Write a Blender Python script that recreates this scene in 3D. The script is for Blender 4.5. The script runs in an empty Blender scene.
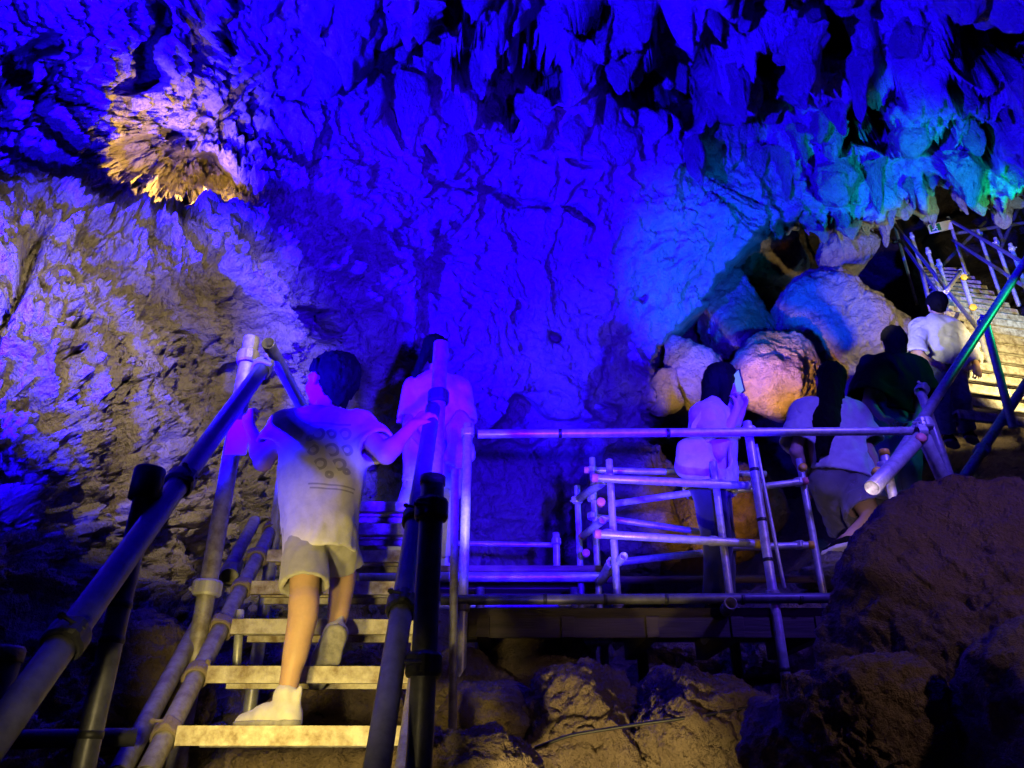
import bpy, math, random
import numpy as np
from mathutils import Vector, Matrix

random.seed(7)
SC = bpy.context.scene
COL = SC.collection
F = 769.0
PITCH = math.radians(27.0)
CP, SP = math.cos(PITCH), math.sin(PITCH)

# ------------------------------------------------------------------ helpers
def at(px, py, d):
    """the point at forward distance d that the camera sees at (px, py)"""
    u = (px - 512.0) / F
    v = (384.0 - py) / F
    x, y, z = u, CP - v * SP, SP + v * CP
    s = d / y
    return np.array([x * s, d, z * s])

def to_px(p):
    zc = p[1] * CP + p[2] * SP
    yu = -p[1] * SP + p[2] * CP
    return 512 + F * p[0] / zc, 384 - F * yu / zc

def zat(px, py, x, y):
    """height above camera of the point over (x, y) seen at image row py"""
    v = (384.0 - py) / F
    return y * (SP + v * CP) / (CP - v * SP)

def link(o, parent=None):
    COL.objects.link(o)
    if parent is not None:
        o.parent = parent
    return o

def mesh_obj(name, V, Fc, m=None, parent=None, smooth=True):
    V = np.asarray(V, dtype=np.float32)
    me = bpy.data.meshes.new(name)
    if isinstance(Fc, np.ndarray):
        k = Fc.shape[1]
        me.vertices.add(len(V)); me.vertices.foreach_set('co', V.ravel())
        me.loops.add(Fc.size); me.loops.foreach_set('vertex_index', Fc.ravel().astype(np.int32))
        me.polygons.add(len(Fc))
        me.polygons.foreach_set('loop_start', np.arange(len(Fc), dtype=np.int32) * k)
        me.update(calc_edges=True); me.validate()
    else:
        me.from_pydata([tuple(map(float, v)) for v in V], [], Fc)
        me.update()
    if smooth:
        me.polygons.foreach_set('use_smooth', np.ones(len(me.polygons), dtype=bool))
    if m is not None:
        me.materials.append(m)
    return link(bpy.data.objects.new(name, me), parent)

def tag(o, label=None, cat=None, group=None, kind=None):
    if label: o['label'] = label
    if cat: o['category'] = cat
    if group: o['group'] = group
    if kind: o['kind'] = kind
    return o

def empty(name, loc, label, cat, group=None):
    o = bpy.data.objects.new(name, None)
    o.location = [float(c) for c in loc]
    o.empty_display_size = 0.1
    link(o)
    return tag(o, label, cat, group)

def adopt(o, root):
    """parent o to root keeping its world place (roots carry a translation only)"""
    o.parent = root
    o.location = o.location - root.location
    return o

# ------------------------------------------------------------------ noise
_rng = np.random.RandomState(11)
_PERM = _rng.permutation(256).astype(np.int32)
_PERM = np.concatenate([_PERM, _PERM, _PERM])
_G = _rng.normal(size=(256, 3)); _G /= np.linalg.norm(_G, axis=1)[:, None]
_G = _G.astype(np.float32)

def pn(P):
    P = np.asarray(P, dtype=np.float32)
    i = np.floor(P).astype(np.int32); f = P - i
    i &= 255
    u = f * f * f * (f * (f * 6 - 15) + 10)
    out = 0
    for dx in (0, 1):
        wx = u[..., 0] if dx else 1 - u[..., 0]
        a = _PERM[i[..., 0] + dx]
        for dy in (0, 1):
            wy = u[..., 1] if dy else 1 - u[..., 1]
            b = _PERM[a + i[..., 1] + dy]
            for dz in (0, 1):
                wz = u[..., 2] if dz else 1 - u[..., 2]
                g = _G[_PERM[b + i[..., 2] + dz] & 255]
                dot = g[..., 0] * (f[..., 0] - dx) + g[..., 1] * (f[..., 1] - dy) + g[..., 2] * (f[..., 2] - dz)
                out = out + wx * wy * wz * dot
    return out * 1.6

def fbm(P, o=4, lac=2.03, gain=0.5):
    s, a = 0, 1.0
    P = np.asarray(P, dtype=np.float32)
    for k in range(o):
        s = s + a * pn(P + 17.3 * k); P = P * lac; a *= gain
    return s

def ridged(P, o=4, lac=2.1, gain=0.5):
    s, a = 0, 1.0
    P = np.asarray(P, dtype=np.float32)
    for k in range(o):
        s = s + a * (1 - 2.2 * np.abs(pn(P + 9.1 * k))); P = P * lac; a *= gain
    return s

def smooth01(x, a, b):
    t = np.clip((x - a) / (b - a), 0, 1)
    return t * t * (3 - 2 * t)

def tps(X, y, Q, lam=1e-3):
    """thin plate spline through X (n,2) -> y, evaluated at Q (m,2)"""
    n = len(X)
    def ker(r2):
        return np.where(r2 > 0, 0.5 * r2 * np.log(np.maximum(r2, 1e-12)), 0)
    K = ker(((X[:, None] - X[None]) ** 2).sum(-1)) + lam * np.eye(n)
    Pm = np.hstack([np.ones((n, 1)), X])
    A = np.zeros((n + 3, n + 3)); A[:n, :n] = K; A[:n, n:] = Pm; A[n:, :n] = Pm.T
    w = np.linalg.solve(A, np.concatenate([y, np.zeros(3)]))
    out = w[n] + Q @ w[n + 1:]
    for j in range(n):
        out = out + w[j] * ker(((Q - X[j]) ** 2).sum(-1))
    return out

# ------------------------------------------------------------------ materials
def new_mat(name):
    m = bpy.data.materials.new(name); m.use_nodes = True
    nt = m.node_tree
    return m, nt, nt.nodes, nt.links, nt.nodes['Principled BSDF']

def rock_mat(name, c1, c2, c3, scale=1.0, bump=1.0, rough=0.85, streak=1.0, pit=0.5):
    m, nt, N, L, b = new_mat(name)
    tc = N.new('ShaderNodeTexCoord'); mp = N.new('ShaderNodeMapping')
    mp.inputs['Scale'].default_value = (1, 1, streak)
    L.new(tc.outputs['Object'], mp.inputs['Vector'])
    def noise(s, det, r=0.6, src=mp, dist=0.0):
        n = N.new('ShaderNodeTexNoise'); n.inputs['Scale'].default_value = s * scale
        n.inputs['Detail'].default_value = det; n.inputs['Roughness'].default_value = r
        n.inputs['Distortion'].default_value = dist
        L.new(src.outputs[0] if src is mp else src.outputs['Object'], n.inputs['Vector'])
        return n
    n1 = noise(1.1, 5, 0.6, tc); n2 = noise(9, 5, 0.65)
    r1 = N.new('ShaderNodeValToRGB')
    r1.color_ramp.elements[0].position = 0.32; r1.color_ramp.elements[0].color = (*c2, 1)
    r1.color_ramp.elements[1].position = 0.66; r1.color_ramp.elements[1].color = (*c1, 1)
    e = r1.color_ramp.elements.new(0.5); e.color = (*[(a + c) / 2 for a, c in zip(c1, c2)], 1)
    mixn = N.new('ShaderNodeMath'); mixn.operation = 'MULTIPLY_ADD'
    L.new(n2.outputs['Fac'], mixn.inputs[0]); mixn.inputs[1].default_value = 0.5
    sc = N.new('ShaderNodeMath'); sc.operation = 'MULTIPLY_ADD'
    L.new(n1.outputs['Fac'], sc.inputs[0]); sc.inputs[1].default_value = 0.7; sc.inputs[2].default_value = -0.1
    L.new(sc.outputs[0], mixn.inputs[2]); L.new(mixn.outputs[0], r1.inputs['Fac'])
    # darker mineral stains
    n3 = noise(2.6, 6, 0.7, mp, 0.6)
    r2 = N.new('ShaderNodeValToRGB'); r2.color_ramp.elements[0].position = 0.55; r2.color_ramp.elements[1].position = 0.72
    L.new(n3.outputs['Fac'], r2.inputs['Fac'])
    mx = N.new('ShaderNodeMixRGB'); mx.inputs['Color2'].default_value = (*c3, 1)
    L.new(r2.outputs['Color'], mx.inputs['Fac']); L.new(r1.outputs['Color'], mx.inputs['Color1'])
    L.new(mx.outputs['Color'], b.inputs['Base Color'])
    # bump: coarse + grain + pits
    vo = N.new('ShaderNodeTexVoronoi'); vo.inputs['Scale'].default_value = 11 * scale
    vo.feature = 'SMOOTH_F1'
    vw = N.new('ShaderNodeMixRGB'); vw.inputs['Fac'].default_value = 0.12
    L.new(mp.outputs[0], vw.inputs['Color1']); L.new(n2.outputs['Color'], vw.inputs['Color2'])
    L.new(vw.outputs[0], vo.inputs['Vector'])
    n4 = noise(4.5, 8, 0.68, mp, 0.4); n5 = noise(38, 3, 0.7)
    a1 = N.new('ShaderNodeMath'); a1.operation = 'MULTIPLY_ADD'
    L.new(vo.outputs['Distance'], a1.inputs[0]); a1.inputs[1].default_value = pit; L.new(n4.outputs['Fac'], a1.inputs[2])
    a2 = N.new('ShaderNodeMath'); a2.operation = 'MULTIPLY_ADD'
    L.new(n5.outputs['Fac'], a2.inputs[0]); a2.inputs[1].default_value = 0.34; L.new(a1.outputs[0], a2.inputs[2])
    bp = N.new('ShaderNodeBump'); bp.inputs['Strength'].default_value = 1.0
    bp.inputs['Distance'].default_value = 0.15 * bump / scale
    L.new(a2.outputs[0], bp.inputs['Height']); L.new(bp.outputs[0], b.inputs['Normal'])
    rr = N.new('ShaderNodeMapRange'); rr.inputs['To Min'].default_value = rough - 0.25; rr.inputs['To Max'].default_value = min(1, rough + 0.12)
    L.new(n3.outputs['Fac'], rr.inputs['Value']); L.new(rr.outputs[0], b.inputs['Roughness'])
    b.inputs['Specular IOR Level'].default_value = 0.35
    return m

def plain_mat(name, col, rough=0.6, metal=0.0, var=0.25, scale=8, bump=0.0, dirt=None, spec=0.4, stretch=(1, 1, 1)):
    m, nt, N, L, b = new_mat(name)
    tc = N.new('ShaderNodeTexCoord'); mp = N.new('ShaderNodeMapping'); mp.inputs['Scale'].default_value = stretch
    L.new(tc.outputs['Object'], mp.inputs['Vector'])
    n = N.new('ShaderNodeTexNoise'); n.inputs['Scale'].default_value = scale; n.inputs['Detail'].default_value = 7
    n.inputs['Roughness'].default_value = 0.65
    L.new(mp.outputs[0], n.inputs['Vector'])
    r = N.new('ShaderNodeValToRGB')
    lo = tuple(c * (1 - var) for c in col) if dirt is None else dirt
    r.color_ramp.elements[0].color = (*lo, 1); r.color_ramp.elements[1].color = (*[min(1, c * (1 + var * 0.5)) for c in col], 1)
    r.color_ramp.elements[0].position = 0.33; r.color_ramp.elements[1].position = 0.6
    L.new(n.outputs['Fac'], r.inputs['Fac']); L.new(r.outputs[0], b.inputs['Base Color'])
    b.inputs['Roughness'].default_value = rough; b.inputs['Metallic'].default_value = metal
    b.inputs['Specular IOR Level'].default_value = spec
    mr = N.new('ShaderNodeMapRange'); mr.inputs['To Min'].default_value = max(0.05, rough - 0.12); mr.inputs['To Max'].default_value = min(1, rough + 0.15)
    L.new(n.outputs['Fac'], mr.inputs['Value']); L.new(mr.outputs[0], b.inputs['Roughness'])
    if bump:
        n2 = N.new('ShaderNodeTexNoise'); n2.inputs['Scale'].default_value = scale * 5; n2.inputs['Detail'].default_value = 6
        L.new(mp.outputs[0], n2.inputs['Vector'])
        bp = N.new('ShaderNodeBump'); bp.inputs['Strength'].default_value = 0.8; bp.inputs['Distance'].default_value = bump
        L.new(n2.outputs['Fac'], bp.inputs['Height']); L.new(bp.outputs[0], b.inputs['Normal'])
    return m

M = {}
M['cave'] = rock_mat('cave_limestone', (0.46, 0.40, 0.32), (0.27, 0.225, 0.18), (0.12, 0.085, 0.065), 1.0, 0.9, 0.80, 0.6, 0.4)
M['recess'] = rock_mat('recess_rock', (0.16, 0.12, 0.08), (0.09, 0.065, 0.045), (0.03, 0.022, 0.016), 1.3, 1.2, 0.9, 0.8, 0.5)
M['boulder'] = rock_mat('boulder_rock', (0.30, 0.23, 0.17), (0.20, 0.145, 0.11), (0.09, 0.06, 0.045), 1.8, 0.9, 0.88, 1.0, 0.3)
M['palerock'] = rock_mat('pale_boulder_rock', (0.30, 0.27, 0.23), (0.19, 0.165, 0.14), (0.08, 0.06, 0.05), 1.6, 1.5, 0.85, 1.0, 0.25)
M['ground'] = rock_mat('rubble_ground', (0.26, 0.20, 0.14), (0.16, 0.115, 0.08), (0.06, 0.045, 0.03), 2.2, 1.0, 0.92, 1.0, 0.6)
M['galv'] = plain_mat('galvanised_pipe', (0.58, 0.59, 0.60), 0.38, 0.4, 0.15, 30, 0.0004, (0.40, 0.40, 0.39))
M['dull'] = plain_mat('dull_grey_pipe', (0.30, 0.29, 0.28), 0.5, 0.35, 0.3, 26, 0.0008, (0.18, 0.15, 0.13))
M['foam'] = plain_mat('dark_padded_pipe', (0.11, 0.11, 0.13), 0.42, 0.3, 0.35, 22, 0.0006)
M['rust'] = plain_mat('rusty_clamp_iron', (0.30, 0.27, 0.24), 0.6, 0.4, 0.4, 25, 0.002, (0.20, 0.12, 0.06))
M['dark'] = plain_mat('black_iron', (0.035, 0.035, 0.04), 0.5, 0.2, 0.3, 20)
M['tape'] = plain_mat('black_tape', (0.02, 0.02, 0.022), 0.45)
M['tread'] = plain_mat('worn_tread_steel', (0.52, 0.49, 0.42), 0.55, 0.2, 0.5, 16, 0.002, (0.21, 0.15, 0.09))
M['plank'] = plain_mat('old_timber', (0.24, 0.165, 0.105), 0.75, 0.0, 0.4, 6, 0.003, (0.11, 0.075, 0.05), 0.3, (0.25, 3, 3))
M['darkplank'] = plain_mat('dark_timber', (0.05, 0.038, 0.028), 0.6, 0.0, 0.4, 6, 0.003, (0.018, 0.014, 0.011), 0.3, (0.25, 3, 3))  # one dark brown for the platform boards, joists and fascia
M['yellow'] = plain_mat('yellow_plastic', (0.80, 0.55, 0.04), 0.4, 0, 0.1)
M['pink'] = plain_mat('pink_plastic', (0.80, 0.25, 0.22), 0.4, 0, 0.1)
M['white'] = plain_mat('white_card', (0.75, 0.75, 0.73), 0.6, 0, 0.1)
# ------------------------------------------------------------------ the cave shell
def seg_dist(px, py, poly, closed=True):
    best = np.full(px.shape, 1e9)
    n = len(poly)
    for i in range(n if closed else n - 1):
        x0, y0 = poly[i]; x1, y1 = poly[(i + 1) % n]
        dx, dy = x1 - x0, y1 - y0
        t = np.clip(((px - x0) * dx + (py - y0) * dy) / (dx * dx + dy * dy), 0, 1)
        best = np.minimum(best, np.hypot(px - x0 - t * dx, py - y0 - t * dy))
    return best

def in_poly(px, py, poly):
    ins = np.zeros(px.shape, dtype=bool); n = len(poly)
    for i in range(n):
        x0, y0 = poly[i]; x1, y1 = poly[(i + 1) % n]
        if y0 == y1: continue
        c = ((y0 > py) != (y1 > py)) & (px < (x1 - x0) * (py - y0) / (y1 - y0) + x0)
        ins ^= c
    return ins

def ang(px, py):
    return math.atan((px - 512) / F), math.atan((384 - py) / F)

def shell_grid(a0, a1, b0, b1, step, ia=(-36, 36), ib=(-29.5, 29.5), out=1.3):
    def axis(lo, hi, i0, i1):
        i0, i1 = max(lo, i0), min(hi, i1)
        mid = np.arange(i0, i1, step)
        l = np.arange(lo, i0, out) if lo < i0 else np.zeros(0)
        r = np.arange(i1, hi + out, out)
        return np.radians(np.concatenate([l, mid, r]))
    A = axis(a0, a1, *ia); B = axis(b0, b1, *ib)
    return np.meshgrid(A, B)

def ray(A, B):
    u, v = np.tan(A), np.tan(B)
    D = np.stack([u, CP - v * SP, SP + v * CP], -1)
    return D / np.linalg.norm(D, axis=-1, keepdims=True)

def shell_radius(ctrl, extra, A, B):
    X, y = [], []
    for px, py, d in ctrl:
        X.append(ang(px, py)); y.append(math.log(np.linalg.norm(at(px, py, d))))
    for a, b, r in extra:
        X.append((math.radians(a), math.radians(b))); y.append(math.log(r))
    Q = np.stack([A.ravel(), B.ravel()], -1)
    return np.exp(tps(np.array(X), np.array(y), Q, 2e-3)).reshape(A.shape)

def grid_normals(P):
    du = np.gradient(P, axis=1); dv = np.gradient(P, axis=0)
    n = np.cross(du, dv); n /= np.linalg.norm(n, axis=-1, keepdims=True) + 1e-9
    return n

def blob(px, py, cx, cy, rx, ry, rot=0.0):
    c, s = math.cos(rot), math.sin(rot)
    x, y = px - cx, py - cy
    return np.exp(-(((c * x + s * y) / rx) ** 2 + ((-s * x + c * y) / ry) ** 2))

ARCH = [(628, 470), (640, 420), (642, 372), (664, 336), (700, 302), (722, 266), (742, 236), (765, 222), (800, 216), (850, 222),
        (880, 220), (905, 202), (925, 196), (950, 188), (975, 196), (1000, 204), (1030, 190), (1250, 120), (1700, 300), (1700, 1500), (628, 1500)]

STAL = []
def build_wall():
    A, B = shell_grid(-64, 64, -36, 70, 0.125)
    ctrl = [(0, 330, 2.9), (30, 450, 2.85), (75, 520, 3.1), (0, 560, 2.6), (60, 700, 2.9), (0, 760, 2.5), (115, 300, 3.8), (125, 600, 3.7),
            (200, 720, 3.8), (190, 400, 4.4), (260, 480, 4.9), (265, 570, 5.0), (335, 560, 5.8), (330, 300, 5.4), (180, 180, 4.9), (100, 120, 4.1),
            (0, 100, 3.4), (0, 0, 3.3), (200, 40, 4.3), (205, 255, 4.3), (400, 200, 5.9), (400, 400, 6.8), (450, 520, 7.4), (520, 540, 7.7),
            (550, 430, 7.7), (600, 330, 7.3), (500, 300, 7.0), (512, 130, 6.1), (512, 0, 4.9), (650, 250, 7.1), (720, 270, 7.3), (700, 130, 6.5),
            (700, 0, 5.1), (800, 210, 7.3), (880, 170, 6.9), (960, 190, 6.7), (1024, 180, 6.4), (1024, 0, 4.9), (900, 60, 5.8), (640, 420, 8.0),
            (-110, 300, 3.1), (-110, 560, 2.8), (560, 600, 8.0), (400, 650, 7.4), (640, 700, 8.5)]
    extra = [(-58, 0, 4.4), (-58, -30, 4.4), (-58, 40, 5.0), (0, 66, 6.3), (-50, 66, 4.8), (50, 66, 6.8), (60, 20, 7.5), (60, 45, 6.8), (0, -35, 8.2), (25, 45, 6.9), (-30, 45, 5.2)]
    R = shell_radius(ctrl, extra, A, B)
    R0 = R.copy()
    n = grid_normals(ray(A, B) * R[..., None]); n = n * np.sign((n * -ray(A, B)).sum(-1, keepdims=True))
    px = 512 + F * np.tan(A); py = 384 - F * np.tan(B)
    px = np.clip(px, -900, 1900); py = np.clip(py, -900, 1600)
    D = ray(A, B)
    # features by place on the rock: niche, hollows, cracks, ledges
    def warp(cx, cy, rx, ry, rot=0, w=0.35):
        q = np.stack([px / 45, py / 45, np.zeros_like(px) + cx], -1)
        return blob(px + 16 * pn(q) * w / 0.35, py + 16 * pn(q + 50) * w / 0.35, cx, cy, rx, ry, rot)
    R = R + 0.95 * smooth01(warp(165, 172, 66, 36, 0.55) + 0.38 * fbm(np.stack([px / 24, py / 18, px * 0 + 2], -1), 3), 0.15, 0.85)          # lamp niche
    R = R - 0.30 * warp(75, 215, 60, 24, 0.45) - 0.35 * warp(150, 235, 50, 14, 0.75)
    R = R + 0.55 * smooth01(warp(225, 195, 13, 42, -0.25), 0.3, 0.7) + 0.5 * smooth01(warp(45, 92, 9, 34, 0.6), 0.35, 0.7)
    R = R + 0.5 * smooth01(warp(310, 322, 40, 12, 0.1), 0.35, 0.7) - 0.25 * warp(330, 268, 50, 22)
    for cx, cy, rx, ry, rot, dp in [(520, 72, 38, 34, 0, 1.5), (668, 62, 36, 52, 0.2, 1.5), (470, 40, 16, 22, 0, 0.9), (455, 10, 26, 16, 0, 0.8), (748, 96, 20, 16, 0, 0.8), (860, 105, 20, 44, 0.2, 1.6),
                                     (770, 50, 30, 30, 0.2, 0.9), (885, 128, 16, 34, 0, 1.2), (990, 20, 60, 34, 0, 2.5), (960, 75, 30, 12, 0.3, 0.8), (930, 112, 16, 26, 0.5, .8), (705, 100, 18, 18, 0, 0.8), (620, 100, 20, 14, 0.4, 0.7),
                                     (140, 55, 12, 46, 0.25, 0.8), (30, 60, 16, 34, 0.5, 0.5), (240, 20, 14, 40, 0.3, 0.5), (600, 20, 16, 24, 0.2, .7), (830, 30, 22, 26, .3, .9),
                                     (530, 425, 70, 16, -0.1, 0.35), (605, 412, 24, 10, 0.5, 0.25), (560, 330, 8, 10, 0, 0.4), (390, 545, 30, 12, 0, 0.4), (1010, 150, 12, 24, 0, 0.9)]:
        R = R + dp * 1.4 * smooth01(warp(cx, cy, rx, ry, rot, 0.6), 0.25, 0.60)
    for cx, cy, rx, ry, rot, dp in [(512, 200, 38, 4.5, 0.42, 0.5), (570, 222, 24, 3, 0.3, 0.3), (395, 118, 5, 36, 0.1, 0.3), (432, 158, 4, 14, -0.1, 0.3), (345, 72, 26, 4, 0.15, 0.3), (435, 230, 4, 14, 0.25, 0.25),
                                     (320, 150, 8, 18, 0.3, 0.3), (455, 190, 22, 4, 0.2, 0.2), (575, 160, 14, 4, 0, 0.25), (240, 95, 34, 5, -0.5, 0.2), (420, 280, 5, 22, 0.2, 0.2), (20, 300, 4, 60, 0.35, 0.4)]:
        R = R + dp * smooth01(warp(cx, cy, rx, ry, rot, 0.25), 0.3, 0.7)
    P = D * R[..., None]
    # relief masks
    leftm = 1 - smooth01(px, 250, 420)
    ceil = smooth01(px + 0.9 * (140 - py), 330, 520) * (1 - smooth01(py, 95, 175))
    rightc = smooth01(px, 700, 820) * (1 - smooth01(py, 175, 215))
    ceil = np.clip(ceil + 0.75 * rightc, 0, 1)
    low = smooth01(py, 330, 470) * smooth01(px, 330, 420)
    Q = P + 0.35 * np.stack([fbm(P * 0.9, 2), fbm(P * 0.9 + 31, 2), fbm(P * 0.9 + 67, 2)], -1)
    du = np.linalg.norm(np.gradient(P, axis=1), axis=-1); dv = np.linalg.norm(np.gradient(P, axis=0), axis=-1)
    base = np.linalg.norm(np.gradient(D * R0[..., None], axis=1), axis=-1)
    calm = np.clip(2.2 * base / np.maximum(np.maximum(du, dv), 1e-6), 0, 1)
    for _ in range(3):
        calm[1:-1, 1:-1] = (calm[1:-1, 1:-1] * 2 + calm[:-2, 1:-1] + calm[2:, 1:-1] + calm[1:-1, :-2] + calm[1:-1, 2:]) / 6
    big = 0.34 * fbm(Q * 0.55, 3)
    crk = np.abs(pn(Q * 0.8 + 3) + 0.35 * pn(Q * 2.6 + 8) + 0.12 * pn(Q * 7))
    crack = np.exp(-(crk / 0.035) ** 2) * smooth01(pn(P * 0.6 + 80), -0.1, 0.35)
    flow = ridged(Q * np.array([1.7, 1.7, 0.55]) + 5, 4)
    pits = np.abs(fbm(Q * 3.4, 4, 2.1, 0.6))
    craggy = ridged(Q * np.array([2.2, 2.2, 1.6]) + 40, 5, 2.1, 0.58)
    h = big + (0.05 + 0.09 * low) * flow * (1 - 0.5 * leftm) + - 0.20 * crack + leftm * (0.09 * craggy - 0.20 * pits - 0.08 * np.abs(fbm(P * 9, 3))) \
        + (1 - leftm) * (-0.11 * pits + 0.05 * craggy)
    fade = smooth01(-A * 0 + 1.0, 0, 1)
    P = P + n * (h * (0.08 + 0.92 * calm))[..., None]
    # hanging draperies: push down where the plan noise rises, hollow between
    k = np.stack([P[..., 0] * 0.85 + 0.35 * P[..., 2], P[..., 1] * 0.85, P[..., 2] * 0.25], -1)
    k = k + 0.12 * np.stack([pn(P * 2.2), pn(P * 2.2 + 9), pn(P * 2.2 + 19)], -1)
    t1 = fbm(k * 1.5, 2, 2.2, 0.40)
    drip = np.clip(t1 + 0.05, 0, 1.2) ** 1.3
    hol = np.clip(-t1 - 0.02, 0, 1)
    P[..., 2] += ceil * (-1.0 * drip + 1.05 * hol)
    P[..., 1] += ceil * 0.25 * hol
    k2 = np.stack([P[..., 0] * 3.4, P[..., 1] * 3.4, P[..., 2] * 0.9], -1)
    t2 = fbm(k2 + 70, 3)
    P[..., 2] += (0.22 * ceil + 0.05 * (1 - leftm)) * -np.clip(t2, 0, 1) * calm
    fine = fbm(P * 9.0, 3, 2.1, 0.6)
    P = P + n * (0.024 * fine * calm)[..., None]
    # the arch edge: jagged teeth, the rock folds back behind it
    teeth = smooth01(px, 735, 790) * (30 * np.abs(fbm(np.stack([px / 26, py * 0 + 3, py * 0], -1), 3, 2.2, 0.6)) - 9)
    jag = 11 * fbm(np.stack([px / 16, py / 16, px * 0], -1), 3) * smooth01(py, 150, 230)
    yy = py - teeth - jag; xx = px + jag
    inside = in_poly(xx, yy, ARCH); dist = seg_dist(xx, yy, ARCH)
    s = np.where(inside, dist, 0.0)
    band = 15.0
    fold = np.clip(s / band, 0, 1)
    P = P * (1 + 0.30 * fold ** 1.6 + 0.16 * fold * fbm(P * 4.0, 4))[..., None]
    keep = s < band
    H, W = A.shape
    idx = np.arange(H * W).reshape(H, W)
    q = np.stack([idx[:-1, :-1], idx[:-1, 1:], idx[1:, 1:], idx[1:, :-1]], -1).reshape(-1, 4)
    kq = keep.ravel()[q].all(1)
    q = q[kq][:, ::-1]
    used = np.unique(q); rm = np.full(H * W, -1); rm[used] = np.arange(len(used))
    o = mesh_obj('cave_wall', P.reshape(-1, 3)[used], rm[q], M['cave'])
    # stalactites: lobes hanging from the vault
    cand = np.argwhere(keep & (ceil > 0.35) & (px > 230) & (px < 1060) & (py > -40) & (py < 215) & (s < 3))
    rim = np.argwhere(keep & (s > 2) & (s < 9) & (px > 770) & (px < 1060) & (py < 260))
    rs = np.random.RandomState(5); got = []
    for cd, cnt, gap in ((rim, 26, 13), (cand, 74, 26)):
        tries = 0; k0 = len(got)
        while len(got) - k0 < cnt and tries < 6000:
            tries += 1; i, j = cd[rs.randint(len(cd))]; x_, y_ = px[i, j], py[i, j]
            if all((x_ - g[2]) ** 2 + (y_ - g[3]) ** 2 > gap ** 2 for g in got): got.append((i, j, x_, y_, cnt == 26))
    bases = []
    for b_ in range(7):
        nz, na = 26, 22; V_ = []
        for a_ in range(nz):
            tt = a_ / (nz - 1); rad = (1 - tt) ** (0.55 + 0.12 * (b_ % 4)) * (1 + 0.25 * math.sin(5 * tt + b_)) + 0.02 * (a_ < nz - 1)
            for c_ in range(na):
                th = 2 * math.pi * c_ / na; V_.append((rad * math.cos(th), rad * (0.55 + 0.08 * b_) * math.sin(th), 0.6 - 2.2 * tt))
        V_ = np.array(V_); r0 = V_ * np.array([1.6, 1.6, 0.7]) + b_ * 7
        V_[:, :2] *= (1 + 0.42 * ridged(r0 * 0.8, 3) - 0.15)[:, None]; V_[:, 0] += 0.25 * pn(r0 * 0.5) * (0.6 - V_[:, 2]); V_[:, 2] += 0.08 * fbm(r0, 2)
        F_ = np.array([(a_ * na + c_, (a_ + 1) * na + c_, (a_ + 1) * na + (c_ + 1) % na, a_ * na + (c_ + 1) % na) for a_ in range(nz - 1) for c_ in range(na)])
        bases.append((V_, F_))
    for q_, (i, j, x_, y_, isrim) in enumerate(got):
        p = P[i, j]; V_, F_ = bases[q_ % 7]
        w_ = rs.uniform(0.07, 0.14) if isrim else rs.uniform(0.10, 0.26); l_ = rs.uniform(0.10, 0.22) if isrim else rs.uniform(0.16, 0.36)
        if q_ < 7:
            so = mesh_obj('stalactite', V_, F_, M['cave'], o)
            bases[q_ % 7] = (V_, F_); STAL.append(so)
        else:
            so = STAL[q_ % 7].copy(); link(so, o)
        so.location = [float(c_) for c_ in p]; so.scale = (w_, w_, l_); so.rotation_euler = (rs.uniform(-.12, .12), rs.uniform(-.12, .12), rs.uniform(0, 6.28))
    tag(o, 'rough limestone cave wall and hanging ceiling flooded with blue light', 'cave wall', kind='structure')
build_wall()

def build_recess():
    A, B = shell_grid(2, 66, -30, 34, 0.28, (2, 37), (-14, 18), 1.3)
    ctrl = [(600, 480, 9.2), (640, 450, 9.3), (700, 300, 11), (760, 240, 12.5), (850, 215, 15), (950, 205, 16.5), (1024, 190, 15), (1024, 330, 12.5), (1100, 400, 11), (1300, 300, 10),
            (900, 350, 12), (800, 450, 9.8), (700, 100, 11), (900, 100, 13), (640, 300, 10)]
    R = shell_radius(ctrl, [(60, -20, 8), (60, 20, 9), (30, 30, 12)], A, B)
    D = ray(A, B); P = D * R[..., None]
    h = 0.5 * fbm(P * 0.5, 3) + 0.35 * ridged(P * 1.1, 4)
    P = P - D * h[..., None]
    H, W = A.shape; idx = np.arange(H * W).reshape(H, W)
    q = np.stack([idx[:-1, :-1], idx[1:, :-1], idx[1:, 1:], idx[:-1, 1:]], -1).reshape(-1, 4)
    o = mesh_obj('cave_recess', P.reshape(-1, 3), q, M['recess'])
    tag(o, 'dark rock chamber behind the upper stair', 'cave wall', kind='structure')
build_recess()

GC = np.array([(0, 0, -1.45), (-1, 1, -1.4), (0, 2.2, -0.7), (0.5, 3.2, -0.25), (1, 4.6, 0.15), (0, 6.5, 0.55), (-1, 5, 0.25), (-3, 4, 0.0), (-1.3, 3.2, -0.35), (2, 3.0, -0.45),
               (2.4, 4.8, 0.95), (3.2, 5.6, 1.7), (4.4, 6.4, 1.95), (7.5, 11.5, 6.1), (6.2, 7.0, 2.9), (5.2, 8.0, 3.4), (3.2, 8.5, 2.4), (1.6, 8, 1.2), (0, 9, 0.8), (9, 6, 5), (4, 3, 0.7), (5, 12, 5.6),
               (2.5, 12, 4.4), (-6, 8, 1), (-6, 0, -1), (6, 0, -0.5), (0, -4, -1.5), (12, 14, 10), (1.6, 2.2, -0.8), (2.9, 4.6, 1.0)])
def ground_z(x, y, rough=True):
    x = np.asarray(x, float); y = np.asarray(y, float)
    Q = np.stack([x.ravel(), y.ravel()], -1)
    z = tps(GC[:, :2], GC[:, 2], Q, 1e-2).reshape(x.shape)
    if rough:
        p = np.stack([x, y, z * 0 + 4], -1)
        z = z + 0.16 * fbm(p * 0.9, 3) + 0.13 * np.abs(fbm(p * 2.3 + 8, 4)) + 0.05 * fbm(p * 7, 3)
    return z
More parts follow.
